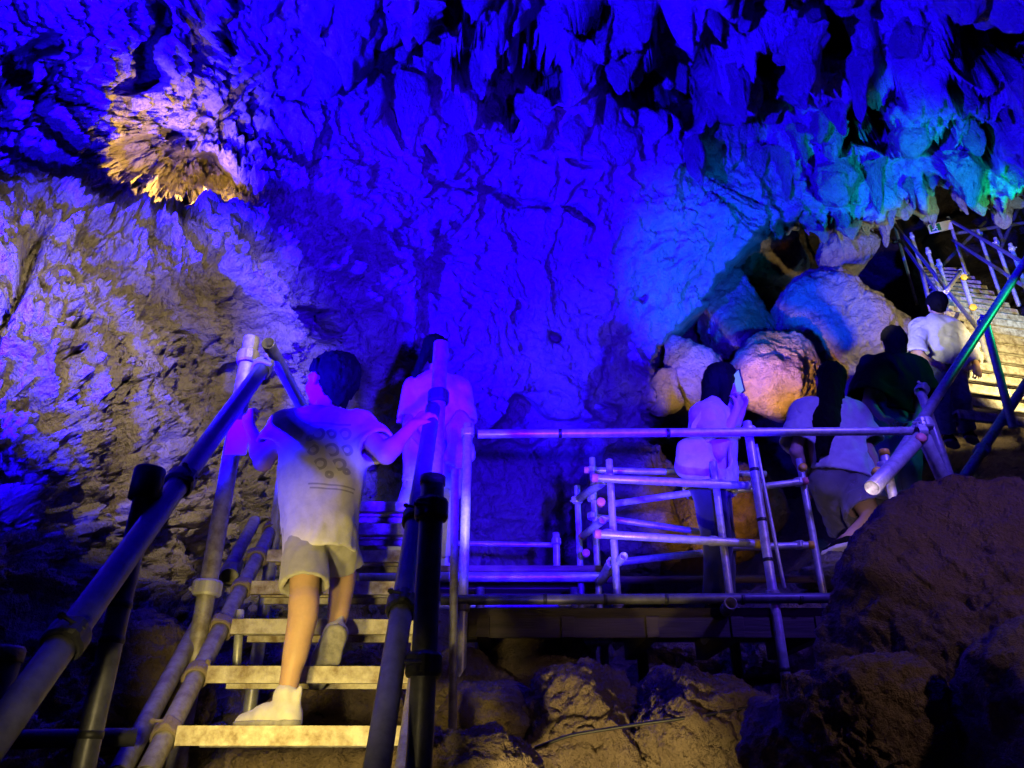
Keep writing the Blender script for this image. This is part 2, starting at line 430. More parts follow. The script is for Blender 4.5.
def build_floor():
    xs = np.concatenate([np.arange(-7, -2, 0.2), np.arange(-2, 6, 0.028), np.arange(6, 13.1, 0.12)])
    ys = np.concatenate([np.arange(-5, 1.2, 0.3), np.arange(1.2, 6.5, 0.025), np.arange(6.5, 15, 0.07)])
    X, Y = np.meshgrid(xs, ys); Z = ground_z(X, Y)
    P = np.stack([X, Y, Z], -1); H, W = X.shape; idx = np.arange(H * W).reshape(H, W)
    q = np.stack([idx[:-1, :-1], idx[:-1, 1:], idx[1:, 1:], idx[1:, :-1]], -1).reshape(-1, 4)
    o = mesh_obj('cave_floor', P.reshape(-1, 3), q, M['ground'])
    tag(o, 'rubble strewn cave floor rising to the right', 'ground', kind='structure')
build_floor()

# ------------------------------------------------------------------ boulders
import bmesh
def ico(sub):
    bm = bmesh.new(); bmesh.ops.create_icosphere(bm, subdivisions=sub, radius=1.0)
    V = np.array([v.co[:] for v in bm.verts]); Fc = np.array([[v.index for v in f.verts] for f in bm.faces])
    bm.free(); return V, Fc
ICO = {k: ico(k) for k in (5, 6, 7)}
def boulder(c, rad, label, m='boulder', seed=0, sub=6, rot=0.0, facets=11, rough=1.0, group='boulders on the cave floor', tilt=0.0):
    V, Fc = ICO[sub]
    rs = np.random.RandomState(seed)
    nrm = rs.normal(size=(facets, 3)); nrm /= np.linalg.norm(nrm, axis=1)[:, None]
    off = rs.uniform(0.68, 0.98, facets)
    dots = np.maximum(V @ nrm.T, 1e-3)
    r = off[None] / dots
    k = 26.0
    r = -np.log(np.exp(-k * np.minimum(r, 3)).sum(1) + math.exp(-k * 1.12)) / k
    P = V * r[:, None] * np.array(rad)
    s = max(rad)
    q = P / s * 1.0 + seed * 3.7
    h = 0.09 * fbm(q * 1.6, 3) + rough * (0.050 * ridged(q * 3.0, 5) - 0.050 * np.abs(fbm(q * 6, 4, 2.1, 0.6))) + rough * 0.014 * fbm(q * 24, 3)
    crk = np.abs(pn(q * 1.3 + 5) + 0.25 * pn(q * 5)); h = h - 0.05 * rough * np.exp(-(crk / 0.03) ** 2)
    P = P + V * (h * s)[:, None]
    if tilt:
        ct, st = math.cos(tilt), math.sin(tilt)
        P = np.stack([ct * P[:, 0] - st * P[:, 2], P[:, 1], st * P[:, 0] + ct * P[:, 2]], -1)
    o = mesh_obj('boulder', P, Fc, M[m])
    o.location = [float(x) for x in c]; o.rotation_euler = (0, 0, rot)
    return tag(o, label, 'boulder', group)

boulder(at(1020, 684, 2.75), (0.54, 0.5, 0.64), 'huge dark brown boulder at the right edge under the guardrail foot', seed=3, sub=7, rot=0.4, facets=14, rough=0.5)
boulder(at(868, 740, 2.35), (0.24, 0.22, 0.24), 'rounded brown boulder leaning against the huge dark boulder', seed=5, sub=6, rot=0.2)
boulder(at(790, 748, 2.5), (0.16, 0.18, 0.15), 'small low rock left of the rounded brown boulder', seed=8, sub=5)
boulder(at(1045, 735, 2.1), (0.18, 0.2, 0.26), 'small purplish rock at the bottom right corner', seed=9, sub=5)
boulder(at(592, 772, 3.35), (0.40, 0.4, 0.34), 'broad boulder lit yellow on its left under the platform', seed=12, sub=7, rot=0.3, facets=12)
boulder(at(694, 762, 3.2), (0.38, 0.38, 0.35), 'broad shadowy boulder with a cable across it under the platform', seed=15, sub=7, rot=-0.2, facets=12)
boulder(at(490, 722, 3.3), (0.20, 0.2, 0.16), 'small angular rock beside the foot of the corner post', seed=21, sub=5)
boulder(at(470, 690, 3.9), (0.22, 0.24, 0.17), 'angular rock in shadow behind the corner post', seed=22, sub=5)
boulder(at(550, 690, 4.3), (0.34, 0.3, 0.3), 'dark rock behind the yellow lit boulder under the platform', seed=24, sub=5)
boulder(at(460, 765, 2.7), (0.26, 0.2, 0.13), 'low yellow lit rock at the bottom edge right of the stair', seed=26, sub=6)
boulder(at(700, 655, 5.6), (0.5, 0.3, 0.22), 'far yellow lit rock low behind the platform underside', seed=27, sub=6)
boulder(at(800, 645, 5.0), (0.42, 0.35, 0.3), 'far yellow lit rock under the right end of the platform', seed=28, sub=6)
boulder(at(345, 700, 3.6), (0.32, 0.26, 0.2), 'lumpy yellow lit rock behind the gap between the lower treads', seed=30, sub=6)
boulder(at(320, 775, 2.95), (0.36, 0.22, 0.14), 'lumpy yellow lit rock under the lowest tread', seed=31, sub=6)
boulder(at(105, 700, 3.1), (0.34, 0.34, 0.28), 'dim purple brown rock left of the stair behind the handrail', seed=33, sub=6)
# far side
boulder(at(832, 326, 8.3), (0.80, 0.75, 0.98), 'giant pale boulder lit blue on its left with a crack near its top', 'palerock', 57, 7, 0.3, 22, 0.7, 'boulders on the far slope')
boulder(at(850, 254, 9.3), (0.42, 0.4, 0.34), 'pointed pale boulder capping the giant boulder', 'palerock', 42, 6, 0.9, 8, 0.6, 'boulders on the far slope')
boulder(at(778, 378, 7.6), (0.55, 0.5, 0.46), 'orange lit boulder below the giant boulder', 'palerock', 44, 6, 0.2, 11, 0.8, 'boulders on the far slope', 0.5)
boulder(at(735, 320, 8.6), (0.55, 0.5, 0.62), 'purple blue lit boulder above the orange lit one', 'palerock', 45, 6, 0.8, 9, 0.8, 'boulders on the far slope')
boulder(at(693, 372, 7.9), (0.26, 0.3, 0.5), 'upright slab lit yellow beneath the arch', 'palerock', 47, 6, 0.5, 8, 0.8, 'boulders on the far slope', 0.4)
boulder(at(662, 392, 8.0), (0.24, 0.3, 0.24), 'small rock glowing yellow at the foot of the arch', 'palerock', 48, 5, 0.5, 9, 0.8, 'boulders on the far slope')
boulder(at(770, 258, 11.5), (0.62, 0.5, 0.6), 'dark brown boulder in shadow beneath the arch', 'boulder', 49, 6, 0.1, 10, 0.8, 'boulders on the far slope')
boulder(at(700, 508, 6.3), (0.18, 0.2, 0.36), 'narrow orange lit rock behind the pipe frame', 'palerock', 51, 6, 0.3, 10, 1.2, 'boulders on the far slope')
boulder(at(640, 508, 6.8), (0.5, 0.4, 0.55), 'blue green lit rock behind the pipe frame', 'palerock', 52, 6, 0.3, 12, 1.0, 'boulders on the far slope')
boulder(at(735, 512, 6.6), (0.5, 0.4, 0.42), 'dark teal rock behind the woman with the phone', 'boulder', 53, 6, 1.3, 12, 1.0, 'boulders on the far slope')
boulder(at(880, 420, 7.4), (0.6, 0.5, 0.55), 'dark rock between the two climbing people', 'boulder', 54, 6, 1.1, 10, 1.0, 'boulders on the far slope')

rs_ = np.random.RandomState(77)
for k in range(16):
    px, py, d = rs_.uniform(455, 820), rs_.uniform(655, 765), rs_.uniform(2.9, 4.2)
    q = at(px, py, d); q[2] = float(ground_z(np.array([q[0]]), np.array([q[1]]))[0]) + 0.02
    s = rs_.uniform(0.05, 0.12)
    boulder(q, (s * 1.2, s, s * 0.8), 'small broken stone lying in the rubble under the platform', seed=100 + k, sub=5, rot=k, facets=9, rough=1.2, group='loose stones under the platform')
# ------------------------------------------------------------------ scaffold parts
def frame_of(ax):
    ax = np.asarray(ax, float); ax = ax / np.linalg.norm(ax)
    h = np.array([0, 0, 1.0]) if abs(ax[2]) < 0.9 else np.array([0, 1.0, 0])
    u = np.cross(h, ax); u /= np.linalg.norm(u); v = np.cross(ax, u)
    return u, v, ax

def lathe(path, ax, org, n=20):
    """rings (t along the axis, radius) swept round an axis; closed tube when the path returns"""
    u, v, w = frame_of(ax); org = np.asarray(org, float)
    th = np.arange(n) * 2 * math.pi / n
    ring = np.cos(th)[:, None] * u + np.sin(th)[:, None] * v
    V = np.concatenate([org + w * t + ring * r for t, r in path])
    Fc = []
    for i in range(len(path) - 1):
        for j in range(n):
            k = (j + 1) % n
            Fc.append((i * n + j, i * n + k, (i + 1) * n + k, (i + 1) * n + j))
    return V, Fc

def pipe(a, b, r, m, root, name='pipe', n=20, label=None):
    a, b = np.asarray(a, float), np.asarray(b, float)
    L = np.linalg.norm(b - a); w = min(0.006, r * 0.15)
    path = [(0.06, r - w), (0.0, r - w), (0.0, r - 0.001), (0.0015, r)]
    seg = max(1, int(L / 0.25))
    rs = random.Random(int(abs(a[0] * 1000 + a[2] * 777)))
    for i in range(1, seg):
        path.append((L * i / seg, r * (1 + rs.uniform(-0.006, 0.006))))
    path += [(L - 0.0015, r), (L, r - 0.001), (L, r - w), (L - 0.06, r - w)]
    # discs that stop the bore
    V, Fc = lathe(path, b - a, a, n)
    Fc = [tuple(range(n - 1, -1, -1))] + Fc + [tuple(range(len(V) - n, len(V)))]
    if root is not None:
        V = V - np.array(root.location)
    o = mesh_obj(name, V, Fc, M[m] if isinstance(m, str) else m, root)
    me = o.data
    sm = np.array([len(p.vertices) == 4 for p in me.polygons]); me.polygons.foreach_set('use_smooth', sm)
    if label: o['label'] = label
    return o

def boxbm(bm, c, size, ax=None, bev=0.003):
    u, v, w = (np.array([1, 0, 0.]), np.array([0, 1., 0]), np.array([0, 0, 1.])) if ax is None else ax
    mt = Matrix(((u[0] * size[0], v[0] * size[1], w[0] * size[2], c[0]), (u[1] * size[0], v[1] * size[1], w[1] * size[2], c[1]),
                 (u[2] * size[0], v[2] * size[1], w[2] * size[2], c[2]), (0, 0, 0, 1)))
    g = bmesh.ops.create_cube(bm, size=1.0, matrix=mt)
    if bev:
        es = list({e for vv in g['verts'] for e in vv.link_edges})
        bmesh.ops.bevel(bm, geom=es, offset=bev, segments=2, affect='EDGES', profile=0.7)
    bmesh.ops.recalc_face_normals(bm, faces=bm.faces[:])

def bm_obj(name, bm, m, root=None, smooth=False):
    me = bpy.data.meshes.new(name); bm.to_mesh(me); bm.free()
    if root is not None:
        me.transform(Matrix.Translation(-root.location))
    if smooth: me.polygons.foreach_set('use_smooth', np.ones(len(me.polygons), bool))
    me.materials.append(M[m] if isinstance(m, str) else m)
    return link(bpy.data.objects.new(name, me), root)

def box(name, c, size, m, root=None, ax=None, bev=0.004):
    bm = bmesh.new(); boxbm(bm, c, size, ax, bev)
    return bm_obj(name, bm, m, root)

def _clamp_mesh():
    # two half shells with flanges, a hinge lug and a second smaller saddle: one welded-looking coupler round the Z axis, bore radius 1
    n = 28; V = []; Fc = []
    prof = [(-0.85, 1.02), (-0.85, 1.22), (-0.6, 1.34), (0.6, 1.34), (0.85, 1.22), (0.85, 1.02)]
    for i in range(n):
        th = 2 * math.pi * i / n
        bulge = 1 + 0.42 * math.exp(-((th - math.pi * 0.5) / 0.26) ** 2) + 0.34 * math.exp(-((th - math.pi * 1.5) / 0.30) ** 2)
        for t, r in prof:
            rr = r if r < 1.1 else 1.02 + (r - 1.02) * bulge * (1.0 if bulge < 1.05 else 1.35)
            V.append((rr * math.cos(th), rr * math.sin(th), t))
    k = len(prof)
    for i in range(n):
        j = (i + 1) % n
        for q in range(k):
            p = (q + 1) % k
            Fc.append((i * k + q, j * k + q, j * k + p, i * k + p))
    me = bpy.data.meshes.new('clamp'); me.from_pydata(V, [], Fc); me.update()
    return me
def _bolt_mesh():
    bm = bmesh.new()
    bmesh.ops.create_cone(bm, cap_ends=True, segments=6, radius1=0.26, radius2=0.26, depth=0.3, matrix=Matrix.Translation((1.18, 1.42, 0)) @ Matrix.Rotation(math.pi / 2, 4, 'Y'))
    bmesh.ops.create_cone(bm, cap_ends=True, segments=12, radius1=0.15, radius2=0.15, depth=1.9, matrix=Matrix.Translation((0.5, 1.42, 0)) @ Matrix.Rotation(math.pi / 2, 4, 'Y'))
    me = bpy.data.meshes.new('bolt'); bm.to_mesh(me); bm.free(); return me
CLAMP, BOLT = _clamp_mesh(), _bolt_mesh()
_cl = {}
def clamp(p, ax, r, m, root, spin=0.0, bolt=True):
    key = m
    if key not in _cl:
        a = CLAMP.copy(); a.materials.append(M[m]); b = BOLT.copy(); b.materials.append(M[m]); _cl[key] = (a, b)
    u, v, w = frame_of(ax)
    mt = Matrix(((u[0], v[0], w[0]), (u[1], v[1], w[1]), (u[2], v[2], w[2]))) @ Matrix.Rotation(spin, 3, 'Z')
    o = bpy.data.objects.new('clamp', _cl[key][0]); link(o, root)
    o.location = Vector([float(x) for x in p]) - root.location
    o.rotation_euler = mt.to_euler(); o.scale = (r, r, r)
    if bolt:
        b = bpy.data.objects.new('bolt', _cl[key][1]); link(b, o)
    return o

def cap(p, ax, r, m, root):
    V, Fc = lathe([(-0.02, r * 1.02), (-0.02, r * 1.1), (0.006, r * 1.1), (0.012, r * 0.95), (0.013, r * 0.3)], ax, p, 20)
    n = 20; Fc.append(tuple(range(len(V) - n, len(V)))); Fc.append(tuple(range(n - 1, -1, -1)))
    return mesh_obj('end_cap', V - np.array(root.location), Fc, M[m], root)

def tie(p, ax, r, root, m='tape'):
    """black tape wound round a padded pipe"""
    V, Fc = lathe([(-0.009, r * 1.0), (-0.008, r * 1.05), (0.008, r * 1.05), (0.009, r * 1.0)], ax, p, 20)
    return mesh_obj('tape_band', V - np.array(root.location), Fc, M[m], root)

def extrude(name, prof, a, b, m, root, tw=None):
    """closed (y, z) profile swept from a to b (both 3D, horizontal run); y is horizontal, across the run"""
    a, b = np.asarray(a, float), np.asarray(b, float)
    w = (b - a) / np.linalg.norm(b - a); up = np.array([0, 0, 1.0]); s = np.cross(up, w); s /= np.linalg.norm(s)
    up = np.cross(w, s)
    n = len(prof); V = []
    for o in (a, b):
        for y, z in prof: V.append(o + s * y + up * z)
    Fc = [(i, (i + 1) % n, n + (i + 1) % n, n + i) for i in range(n)]
    Fc += [tuple(range(n - 1, -1, -1)), tuple(range(n, 2 * n))]
    V = np.array(V)
    if root is not None: V = V - np.array(root.location)
    return mesh_obj(name, V, Fc, M[m], root, smooth=False)

TREAD = [(0, 0), (0, -0.052), (0.02, -0.052), (0.022, -0.014), (0.075, -0.010), (0.078, -0.034), (0.096, -0.034), (0.10, -0.010),
         (0.142, -0.010), (0.145, -0.034), (0.163, -0.034), (0.166, -0.010), (0.205, -0.014), (0.206, -0.05), (0.222, -0.05), (0.222, 0)]

M['rope'] = plain_mat('pale_rope', (0.42, 0.38, 0.33), 0.9, 0, 0.4, 60, 0.002)
# ------------------------------------------------------------------ the near stair
stair = empty('scaffold_staircase', (-0.65, 2.4, 0.0), 'scaffold pipe staircase with yellow lit metal treads that the boy climbs', 'staircase')
TR = []
for i in range(7):
    d = 2.40 + 0.237 * i; z = 0.128 + 0.190 * i
    xl, xr = -0.955 - 0.030 * i, -0.29 - 0.030 * i
    TR.append((xl, xr, d, z))
    t = extrude('tread', TREAD, (xl, d, z), (xr, d + 0.012, z), 'tread', stair)
    for sx, s in ((xl, 1), (xr, -1)):     # angle brackets under each tread end
        bm = bmesh.new()
        boxbm(bm, (sx + 0.012 * s, d + 0.11, z - 0.075), (0.006, 0.20, 0.05), None, 0)
        boxbm(bm, (sx + 0.03 * s, d + 0.11, z - 0.057), (0.036, 0.20, 0.006), None, 0)
        bm_obj('bracket', bm, 'rust', t)
# stringers
def stringer(a, b, r, m='dull'):
    return pipe(a, b, r, m, stair, 'stringer')
sl0, sl1 = at(146, 775, 2.30), np.array([-1.21, 4.0, 1.36])
stringer(at(118, 775, 2.33), np.array([-1.36, 3.95, 1.20]), 0.030)
stringer(sl0, sl1, 0.030)
sr0, sr1 = np.array([-0.245, 2.18, -0.06]), np.array([-0.43, 3.9, 1.32])
stringer(sr0, sr1, 0.030)
for i in range(7):
    xl, xr, d, z = TR[i]
    for a, b in ((sl0, sl1), (sr0, sr1)):
        t = (d + 0.03 - a[1]) / (b[1] - a[1]); p = a + (b - a) * t
        clamp(p, b - a, 0.031, 'rust', stair, spin=(i * 1.3) % 6)
# uprights under the stair
def drop(p, r, m, root, zb=None, name='post'):
    gz = float(ground_z(np.array([p[0]]), np.array([p[1]]))[0]) - 0.12 if zb is None else zb
    return pipe((p[0], p[1], gz), p, r, m, root, name)
postA = at(252, 338, 2.9)
drop(postA, 0.033, 'dull', stair)
clamp(postA + np.array([0, 0, -1.08]), (0, 0, 1), 0.034, 'galv', stair, 2.2)
clamp(postA + np.array([0, 0, -0.10]), (0, 0, 1), 0.034, 'dull', stair, 0.4)
pA2 = at(268, 343, 2.95)
pipe(pA2, (pA2[0] - 0.02, 4.15, pA2[2] + 0.0), 0.029, 'foam', stair, 'handrail')
drop(at(286, 455, 3.6), 0.029, 'galv', stair)
# left handrail, padded
hl0, hl1 = at(-40, 786, 1.40), at(264, 366, 2.86)
pipe(hl0, hl1, 0.031, 'foam', stair, 'handrail', 28)
w = hl1 - hl0
for t, m_ in ((0.17, 'foam'), (0.50, 'foam')):
    clamp(hl0 + w * t, w, 0.032, 'dark', stair, 0.5 + t)
clamp(hl1 - w * 0.015, w, 0.033, 'dull', stair, 1.0)
hlp = hl0 + w * 0.585
pB = at(150, 472, 2.0)
drop(pB, 0.028, 'foam', stair, -1.3)
V, Fc = lathe([(-0.085, 0.033), (-0.083, 0.041), (0.0, 0.041), (0.006, 0.038), (0.007, 0.01)], (0, 0, 1), pB + np.array([0, 0, 0.004]), 24)
Fc.append(tuple(range(len(V) - 24, len(V))))
mesh_obj('post_sleeve', V - np.array(stair.location), Fc, M['dark'], stair)
for yy in (605, 640, 735):
    tie((pB[0], pB[1], zat(0, yy, pB[0], pB[1])), (0, 0, 1), 0.0285, stair)
pC = at(6, 652, 1.75)
drop(pC, 0.034, 'dark', stair, -1.3)
cap(pC, (0, 0, 1), 0.035, 'rust', stair)
pipe(at(-60, 741, 2.05), at(136, 737, 2.25), 0.023, 'dark', stair, 'ledger')
# right handrail with its posts
hr0, hr1 = at(372, 800, 1.72), at(433, 408, 2.72)
pipe(hr0, hr1, 0.029, 'foam', stair, 'handrail', 28)
w = hr1 - hr0
pD = at(433, 478, 1.95)
drop(pD, 0.031, 'foam', stair, -1.3)
V, Fc = lathe([(-0.02, 0.031), (-0.02, 0.034), (0.003, 0.034), (0.005, 0.031), (0.005, 0.012)], (0, 0, 1), pD, 24)
Fc.append(tuple(range(len(V) - 24, len(V)))); mesh_obj('end_cap', V - np.array(stair.location), Fc, M['rust'], stair)
pE = at(441, 343, 2.75)
drop(pE, 0.030, 'dull', stair, -0.6)
clamp(pE + np.array([0, 0, -0.25]), (0, 0, 1), 0.032, 'dark', stair, 0.4)
for t, yy in ((0.66, 510), (0.30, 665)):
    q = hr0 + w * t
    clamp(np.array([pD[0], pD[1], zat(0, yy, *pD[:2])]), (0, 0, 1), 0.033, 'dark', stair, 3.3)
    clamp(hr0 + w * (0.56 if yy == 510 else 0.33), w, 0.031, 'dark', stair, 0.2)
pipe(at(455, 470, 3.0), at(452, 768, 3.0), 0.016, 'dull', stair, 'post')
# pipe ends low beside the right stringer, wound with rope
pipe(at(418, 660, 2.55), at(400, 790, 2.1), 0.022, 'dull', stair, 'brace')
for t_ in (0.34, 0.50, 0.66, 0.80):     # rope wound round the right stringer
    c_ = sr0 + (sr1 - sr0) * t_; path = []
    for q_ in range(7):
        path += [(q_ * 0.015 - 0.055, 0.031), (q_ * 0.015 - 0.050, 0.038 + 0.002 * (q_ % 2)), (q_ * 0.015 - 0.044, 0.038), (q_ * 0.015 - 0.041, 0.031)]
    V, Fc = lathe(path, sr1 - sr0 + np.array([0.05 * (t_ - .5), 0, 0]), c_, 20)
    mesh_obj('rope_lashing', V - np.array(stair.location), Fc, M['rope'], stair)
# pipe stub seen end on behind the left stringer
pipe(at(229, 578, 3.2), at(236, 560, 3.9), 0.040, 'foam', stair, 'brace')
pipe(at(236, 680, 3.0), at(240, 610, 3.0), 0.016, 'galv', stair, 'post')

# small card tied to the left post
note = box('paper_note', at(238, 437, 2.80), (0.085, 0.004, 0.15), 'white', None, None, 0.001)
tag(note, 'small white card tied to the left handrail post', 'card')
note.data.materials[0] = M['white']

# ------------------------------------------------------------------ the platform with its long rail
plat = empty('viewing_platform', (0.6, 3.9, 0.7), 'dark timber platform on scaffold pipes with a long horizontal handrail', 'platform')
DZ = float(at(640, 600, 3.7)[2])
x0, x1 = at(462, 600, 3.7)[0], at(842, 600, 3.7)[0]
nb = 6
for i in range(nb):
    y = 3.74 + i * 0.135
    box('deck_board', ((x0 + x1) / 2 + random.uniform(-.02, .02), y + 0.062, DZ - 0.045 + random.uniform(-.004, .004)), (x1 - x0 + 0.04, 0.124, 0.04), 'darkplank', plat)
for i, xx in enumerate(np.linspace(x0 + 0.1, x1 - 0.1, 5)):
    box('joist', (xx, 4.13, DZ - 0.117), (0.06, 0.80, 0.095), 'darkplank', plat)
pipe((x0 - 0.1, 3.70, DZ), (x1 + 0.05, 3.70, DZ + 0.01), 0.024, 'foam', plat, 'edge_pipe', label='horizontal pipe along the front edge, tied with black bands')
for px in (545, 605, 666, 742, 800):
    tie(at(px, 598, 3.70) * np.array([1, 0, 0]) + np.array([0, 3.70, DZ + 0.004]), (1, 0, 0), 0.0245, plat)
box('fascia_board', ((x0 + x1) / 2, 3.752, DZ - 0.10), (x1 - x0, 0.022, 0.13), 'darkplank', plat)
rz = float(at(700, 432, 3.7)[2])
ra, rb = at(478, 434, 3.66), at(912, 431, 3.70)
pipe(ra, rb, 0.0225, 'galv', plat, 'handrail', 24, 'long horizontal handrail')
for px in (560, 668): tie(at(px, 433.4, 3.666), rb - ra, 0.023, plat)
pF = at(468, 424, 3.72); drop(pF, 0.024, 'galv', plat)
clamp(pF + np.array([0, 0, -0.05]), (0, 0, 1), 0.026, 'galv', plat, 0.7)
clamp((pF[0], pF[1], DZ - 0.03), (0, 0, 1), 0.025, 'dull', plat, 0.7)
pG = at(747, 422, 3.73); drop(pG, 0.023, 'galv', plat, zat(0, 705, pG[0], pG[1]))
clamp(pG + np.array([0, 0, -0.05]), (0, 0, 1), 0.025, 'galv', plat, 1.2)
pG2 = pG + np.array([0.036, 0.02, -0.12]); pipe(pG2, pG2 - np.array([-0.03, 0, 0.75]), 0.009, 'galv', plat, 'conduit')
clamp((pG[0], pG[1], DZ + 0.03), (0, 0, 1), 0.024, 'dull', plat, 1.9)
for yy in (470, 520, 560, 670): tie((pG[0], pG[1], zat(0, yy, pG[0], pG[1])), (0, 0, 1), 0.0235, plat)
# ledger pipes, hangers and the open pipe end below the deck
pipe(at(500, 642, 4.3), at(612, 640, 4.3), 0.022, 'galv', plat, 'ledger')
pipe(at(470, 662, 4.1), at(560, 648, 4.4), 0.020, 'dull', plat, 'ledger')
for px, y0_, y1_, d in ((572, 640, 664, 4.35), (591, 640, 662, 4.4), (603, 636, 658, 4.4)):
    drop(at(px, y0_ - 6, d), 0.024, 'galv', plat, None, 'post')
    clamp(at(px, y0_ + 6, d), (0, 0, 1), 0.025, 'galv', plat, px)
pipe(at(731, 603, 3.62), at(706, 640, 4.3), 0.030, 'dull', plat, 'brace')
for px, d in ((640, 4.4), (732, 4.45)):
    drop(at(px, 625, d), 0.03, 'dark', plat)

# the upper landing behind: boards on pale pipes
land = empty('stair_landing', (-0.2, 4.9, 1.0), 'timber landing on pale pipes at the head of the near stair', 'platform')
LZ = float(at(520, 577, 4.5)[2])
lx0, lx1 = at(360, 577, 4.5)[0], at(604, 577, 4.5)[0]
for i in range(6):
    box('deck_board', ((lx0 + lx1) / 2 + random.uniform(-.03, .03), 4.52 + i * 0.152 + 0.07, LZ + 0.052 + random.uniform(-.004, .004)), (lx1 - lx0, 0.142, 0.036), 'plank', land)
pipe((lx0, 4.5, LZ), (lx1 + 0.02, 4.5, LZ), 0.029, 'galv', land, 'edge_pipe')
pipe((lx0, 5.35, LZ), (lx1 + 0.02, 5.35, LZ), 0.029, 'galv', land, 'edge_pipe')
for px in (480, 575):
    drop(at(px, 582, 4.52) + np.array([0, 0.06, -0.02]), 0.026, 'dull', land)
pq = at(556, 533, 5.15); pipe(pq, (pq[0], pq[1], LZ + 0.07), 0.024, 'galv', land, 'post')
clamp(pq + np.array([0, 0, -0.06]), (0, 0, 1), 0.025, 'galv', land)
pipe(at(330, 541, 5.2), at(556, 545, 5.18), 0.017, 'galv', land, 'guard_rail')

# ------------------------------------------------------------------ pipe frame standing on the platform
fr = empty('pipe_frame', at(660, 590, 3.95), 'galvanised scaffold frame of bolted pipes in the middle of the platform', 'scaffold frame')
def fp(a, b, r=0.021, nm='rail', caps=()):
    a, b = at(*a), at(*b)
    o = pipe(a, b, r, 'galv', fr, nm)
    for e, m_ in caps:
        p, q = (a, a - b) if e == 0 else (b, b - a)
        cap(p, q, r, m_, fr)
    return a, b
fd, bd = 3.92, 4.55
for px, py0, py1, d in ((609, 460, 590, fd), (713, 462, 590, fd), (799, 459, 582, 4.2), (592, 458, 576, bd), (577, 486, 574, bd + .12)):
    p = at(px, py0, d)
    zb = DZ - 0.02 if d < 4.4 else LZ - 0.25
    pipe((p[0], p[1], zb), p, 0.0195, 'galv', fr, 'upright')
    clamp((p[0], p[1], zb + 0.05), (0, 0, 1), 0.0215, 'dull', fr, px)
fp((586, 470, bd), (766, 474, bd), 0.0195, caps=((0, 'pink'),))
fp((594, 478, fd - .055), (750, 486, fd - .055), 0.0215, caps=((0, 'pink'),))
fp((612, 504, bd - .1), (752, 484, fd + .06), 0.020, 'brace')
fp((597, 534, fd - .055), (758, 544, fd - .055), 0.0215, caps=((0, 'pink'), (1, 'yellow')))
fp((590, 516, bd), (735, 537, bd), 0.0195)
fp((610, 563, bd), (702, 553, bd + .2), 0.022)
fp((606, 480, fd + .05), (580, 498, bd), 0.024, 'brace')
fp((603, 520, fd + .05), (583, 536, bd), 0.021, 'brace', ((1, 'yellow'),))
fp((612, 562, fd + 0.03), (603, 578, fd + .5), 0.028, 'brace')
fp((624, 556, fd - 0.1), (600, 582, fd + .4), 0.021, 'brace')
fp((722, 492, 4.25), (806, 481, 4.15), 0.0195, caps=((1, 'pink'),))
fp((716, 548, 4.25), (812, 545, 4.15), 0.0195, caps=((1, 'yellow'),))
for px, py, d in ((609, 478, fd - .02), (609, 534, fd - .02), (713, 484, fd - .02), (713, 541, fd - .02), (799, 482, 4.17), (799, 545, 4.17), (592, 470, bd), (592, 516, bd), (577, 500, bd + .1), (592, 498, bd)):
    p = at(px, py, d); clamp(p, (0, 0, 1), 0.0225, 'galv', fr, px * 0.7)
for px, py, d, m_ in ((601, 502, 3.86, 'pink'), (803, 467, 4.12, 'yellow'), (586, 553, 4.4, 'pink')):
    cap(at(px, py, d), (0, -1, 0.1), 0.021, m_, fr)
# long warm lit pole lying on the far side of the platform
pole = tag(pipe(at(606, 580, 4.62), at(836, 579, 4.62), 0.022, 'plank', None, 'timber_pole'), 'pale timber pole lying behind the pipe frame along the platform', 'pole')

# ------------------------------------------------------------------ guardrail with green lit handrail on the right
gr = empty('stair_guardrail', at(930, 480, 4.3), 'sloping pipe guardrail with green lit handrail at the right', 'guardrail')
def gp(a, b, r, m='galv', nm='rail'):
    return pipe(at(*a), at(*b), r, m, gr, nm)
ga, gb = at(876, 490, 3.95), at(1034, 248, 5.0)
pipe(ga, gb, 0.030, 'galv', gr, 'handrail', 24, 'sloping handrail')
gp((921, 392, 4.28), (952, 484, 4.32), 0.027, 'galv', 'post')
gp((984, 316, 4.72), (1013, 428, 4.8), 0.027, 'galv', 'post')
gp((872, 488, 3.35), (921, 437, 3.68), 0.036, 'galv', 'brace')
gp((920, 428, 3.72), (946, 486, 3.85), 0.034, 'galv', 'post')
gp((884, 452, 3.6), (897, 516, 3.6), 0.022, 'galv', 'post')
gp((936, 520, 4.5), (1040, 362, 5.4), 0.034, 'dull', 'stringer')
clamp(at(921, 432, 3.66), rb - ra, 0.027, 'galv', gr, 0.5)
clamp(at(924, 424, 3.70), (0, 0, 1), 0.033, 'galv', gr, 2.5)
clamp(at(922, 390, 4.27), gb - ga, 0.031, 'galv', gr, 1.0)
clamp(at(984, 322, 4.70), gb - ga, 0.031, 'galv', gr, 1.0)
clamp(at(884, 466, 3.58), (0, 0, 1), 0.023, 'galv', gr, 0.3)
for px, py, d in ((962, 482, 4.7), (982, 450, 4.85)): clamp(at(px, py, d), gb - ga, 0.035, 'dull', gr, px)
cap(at(921, 438, 3.60), (-0.1, -1, 0.1), 0.024, 'pink', gr)
cap(at(878, 472, 3.50), (-0.1, -1, 0.1), 0.024, 'yellow', gr)
cap(at(884, 452, 3.6), (0, 0, 1), 0.023, 'yellow', gr)

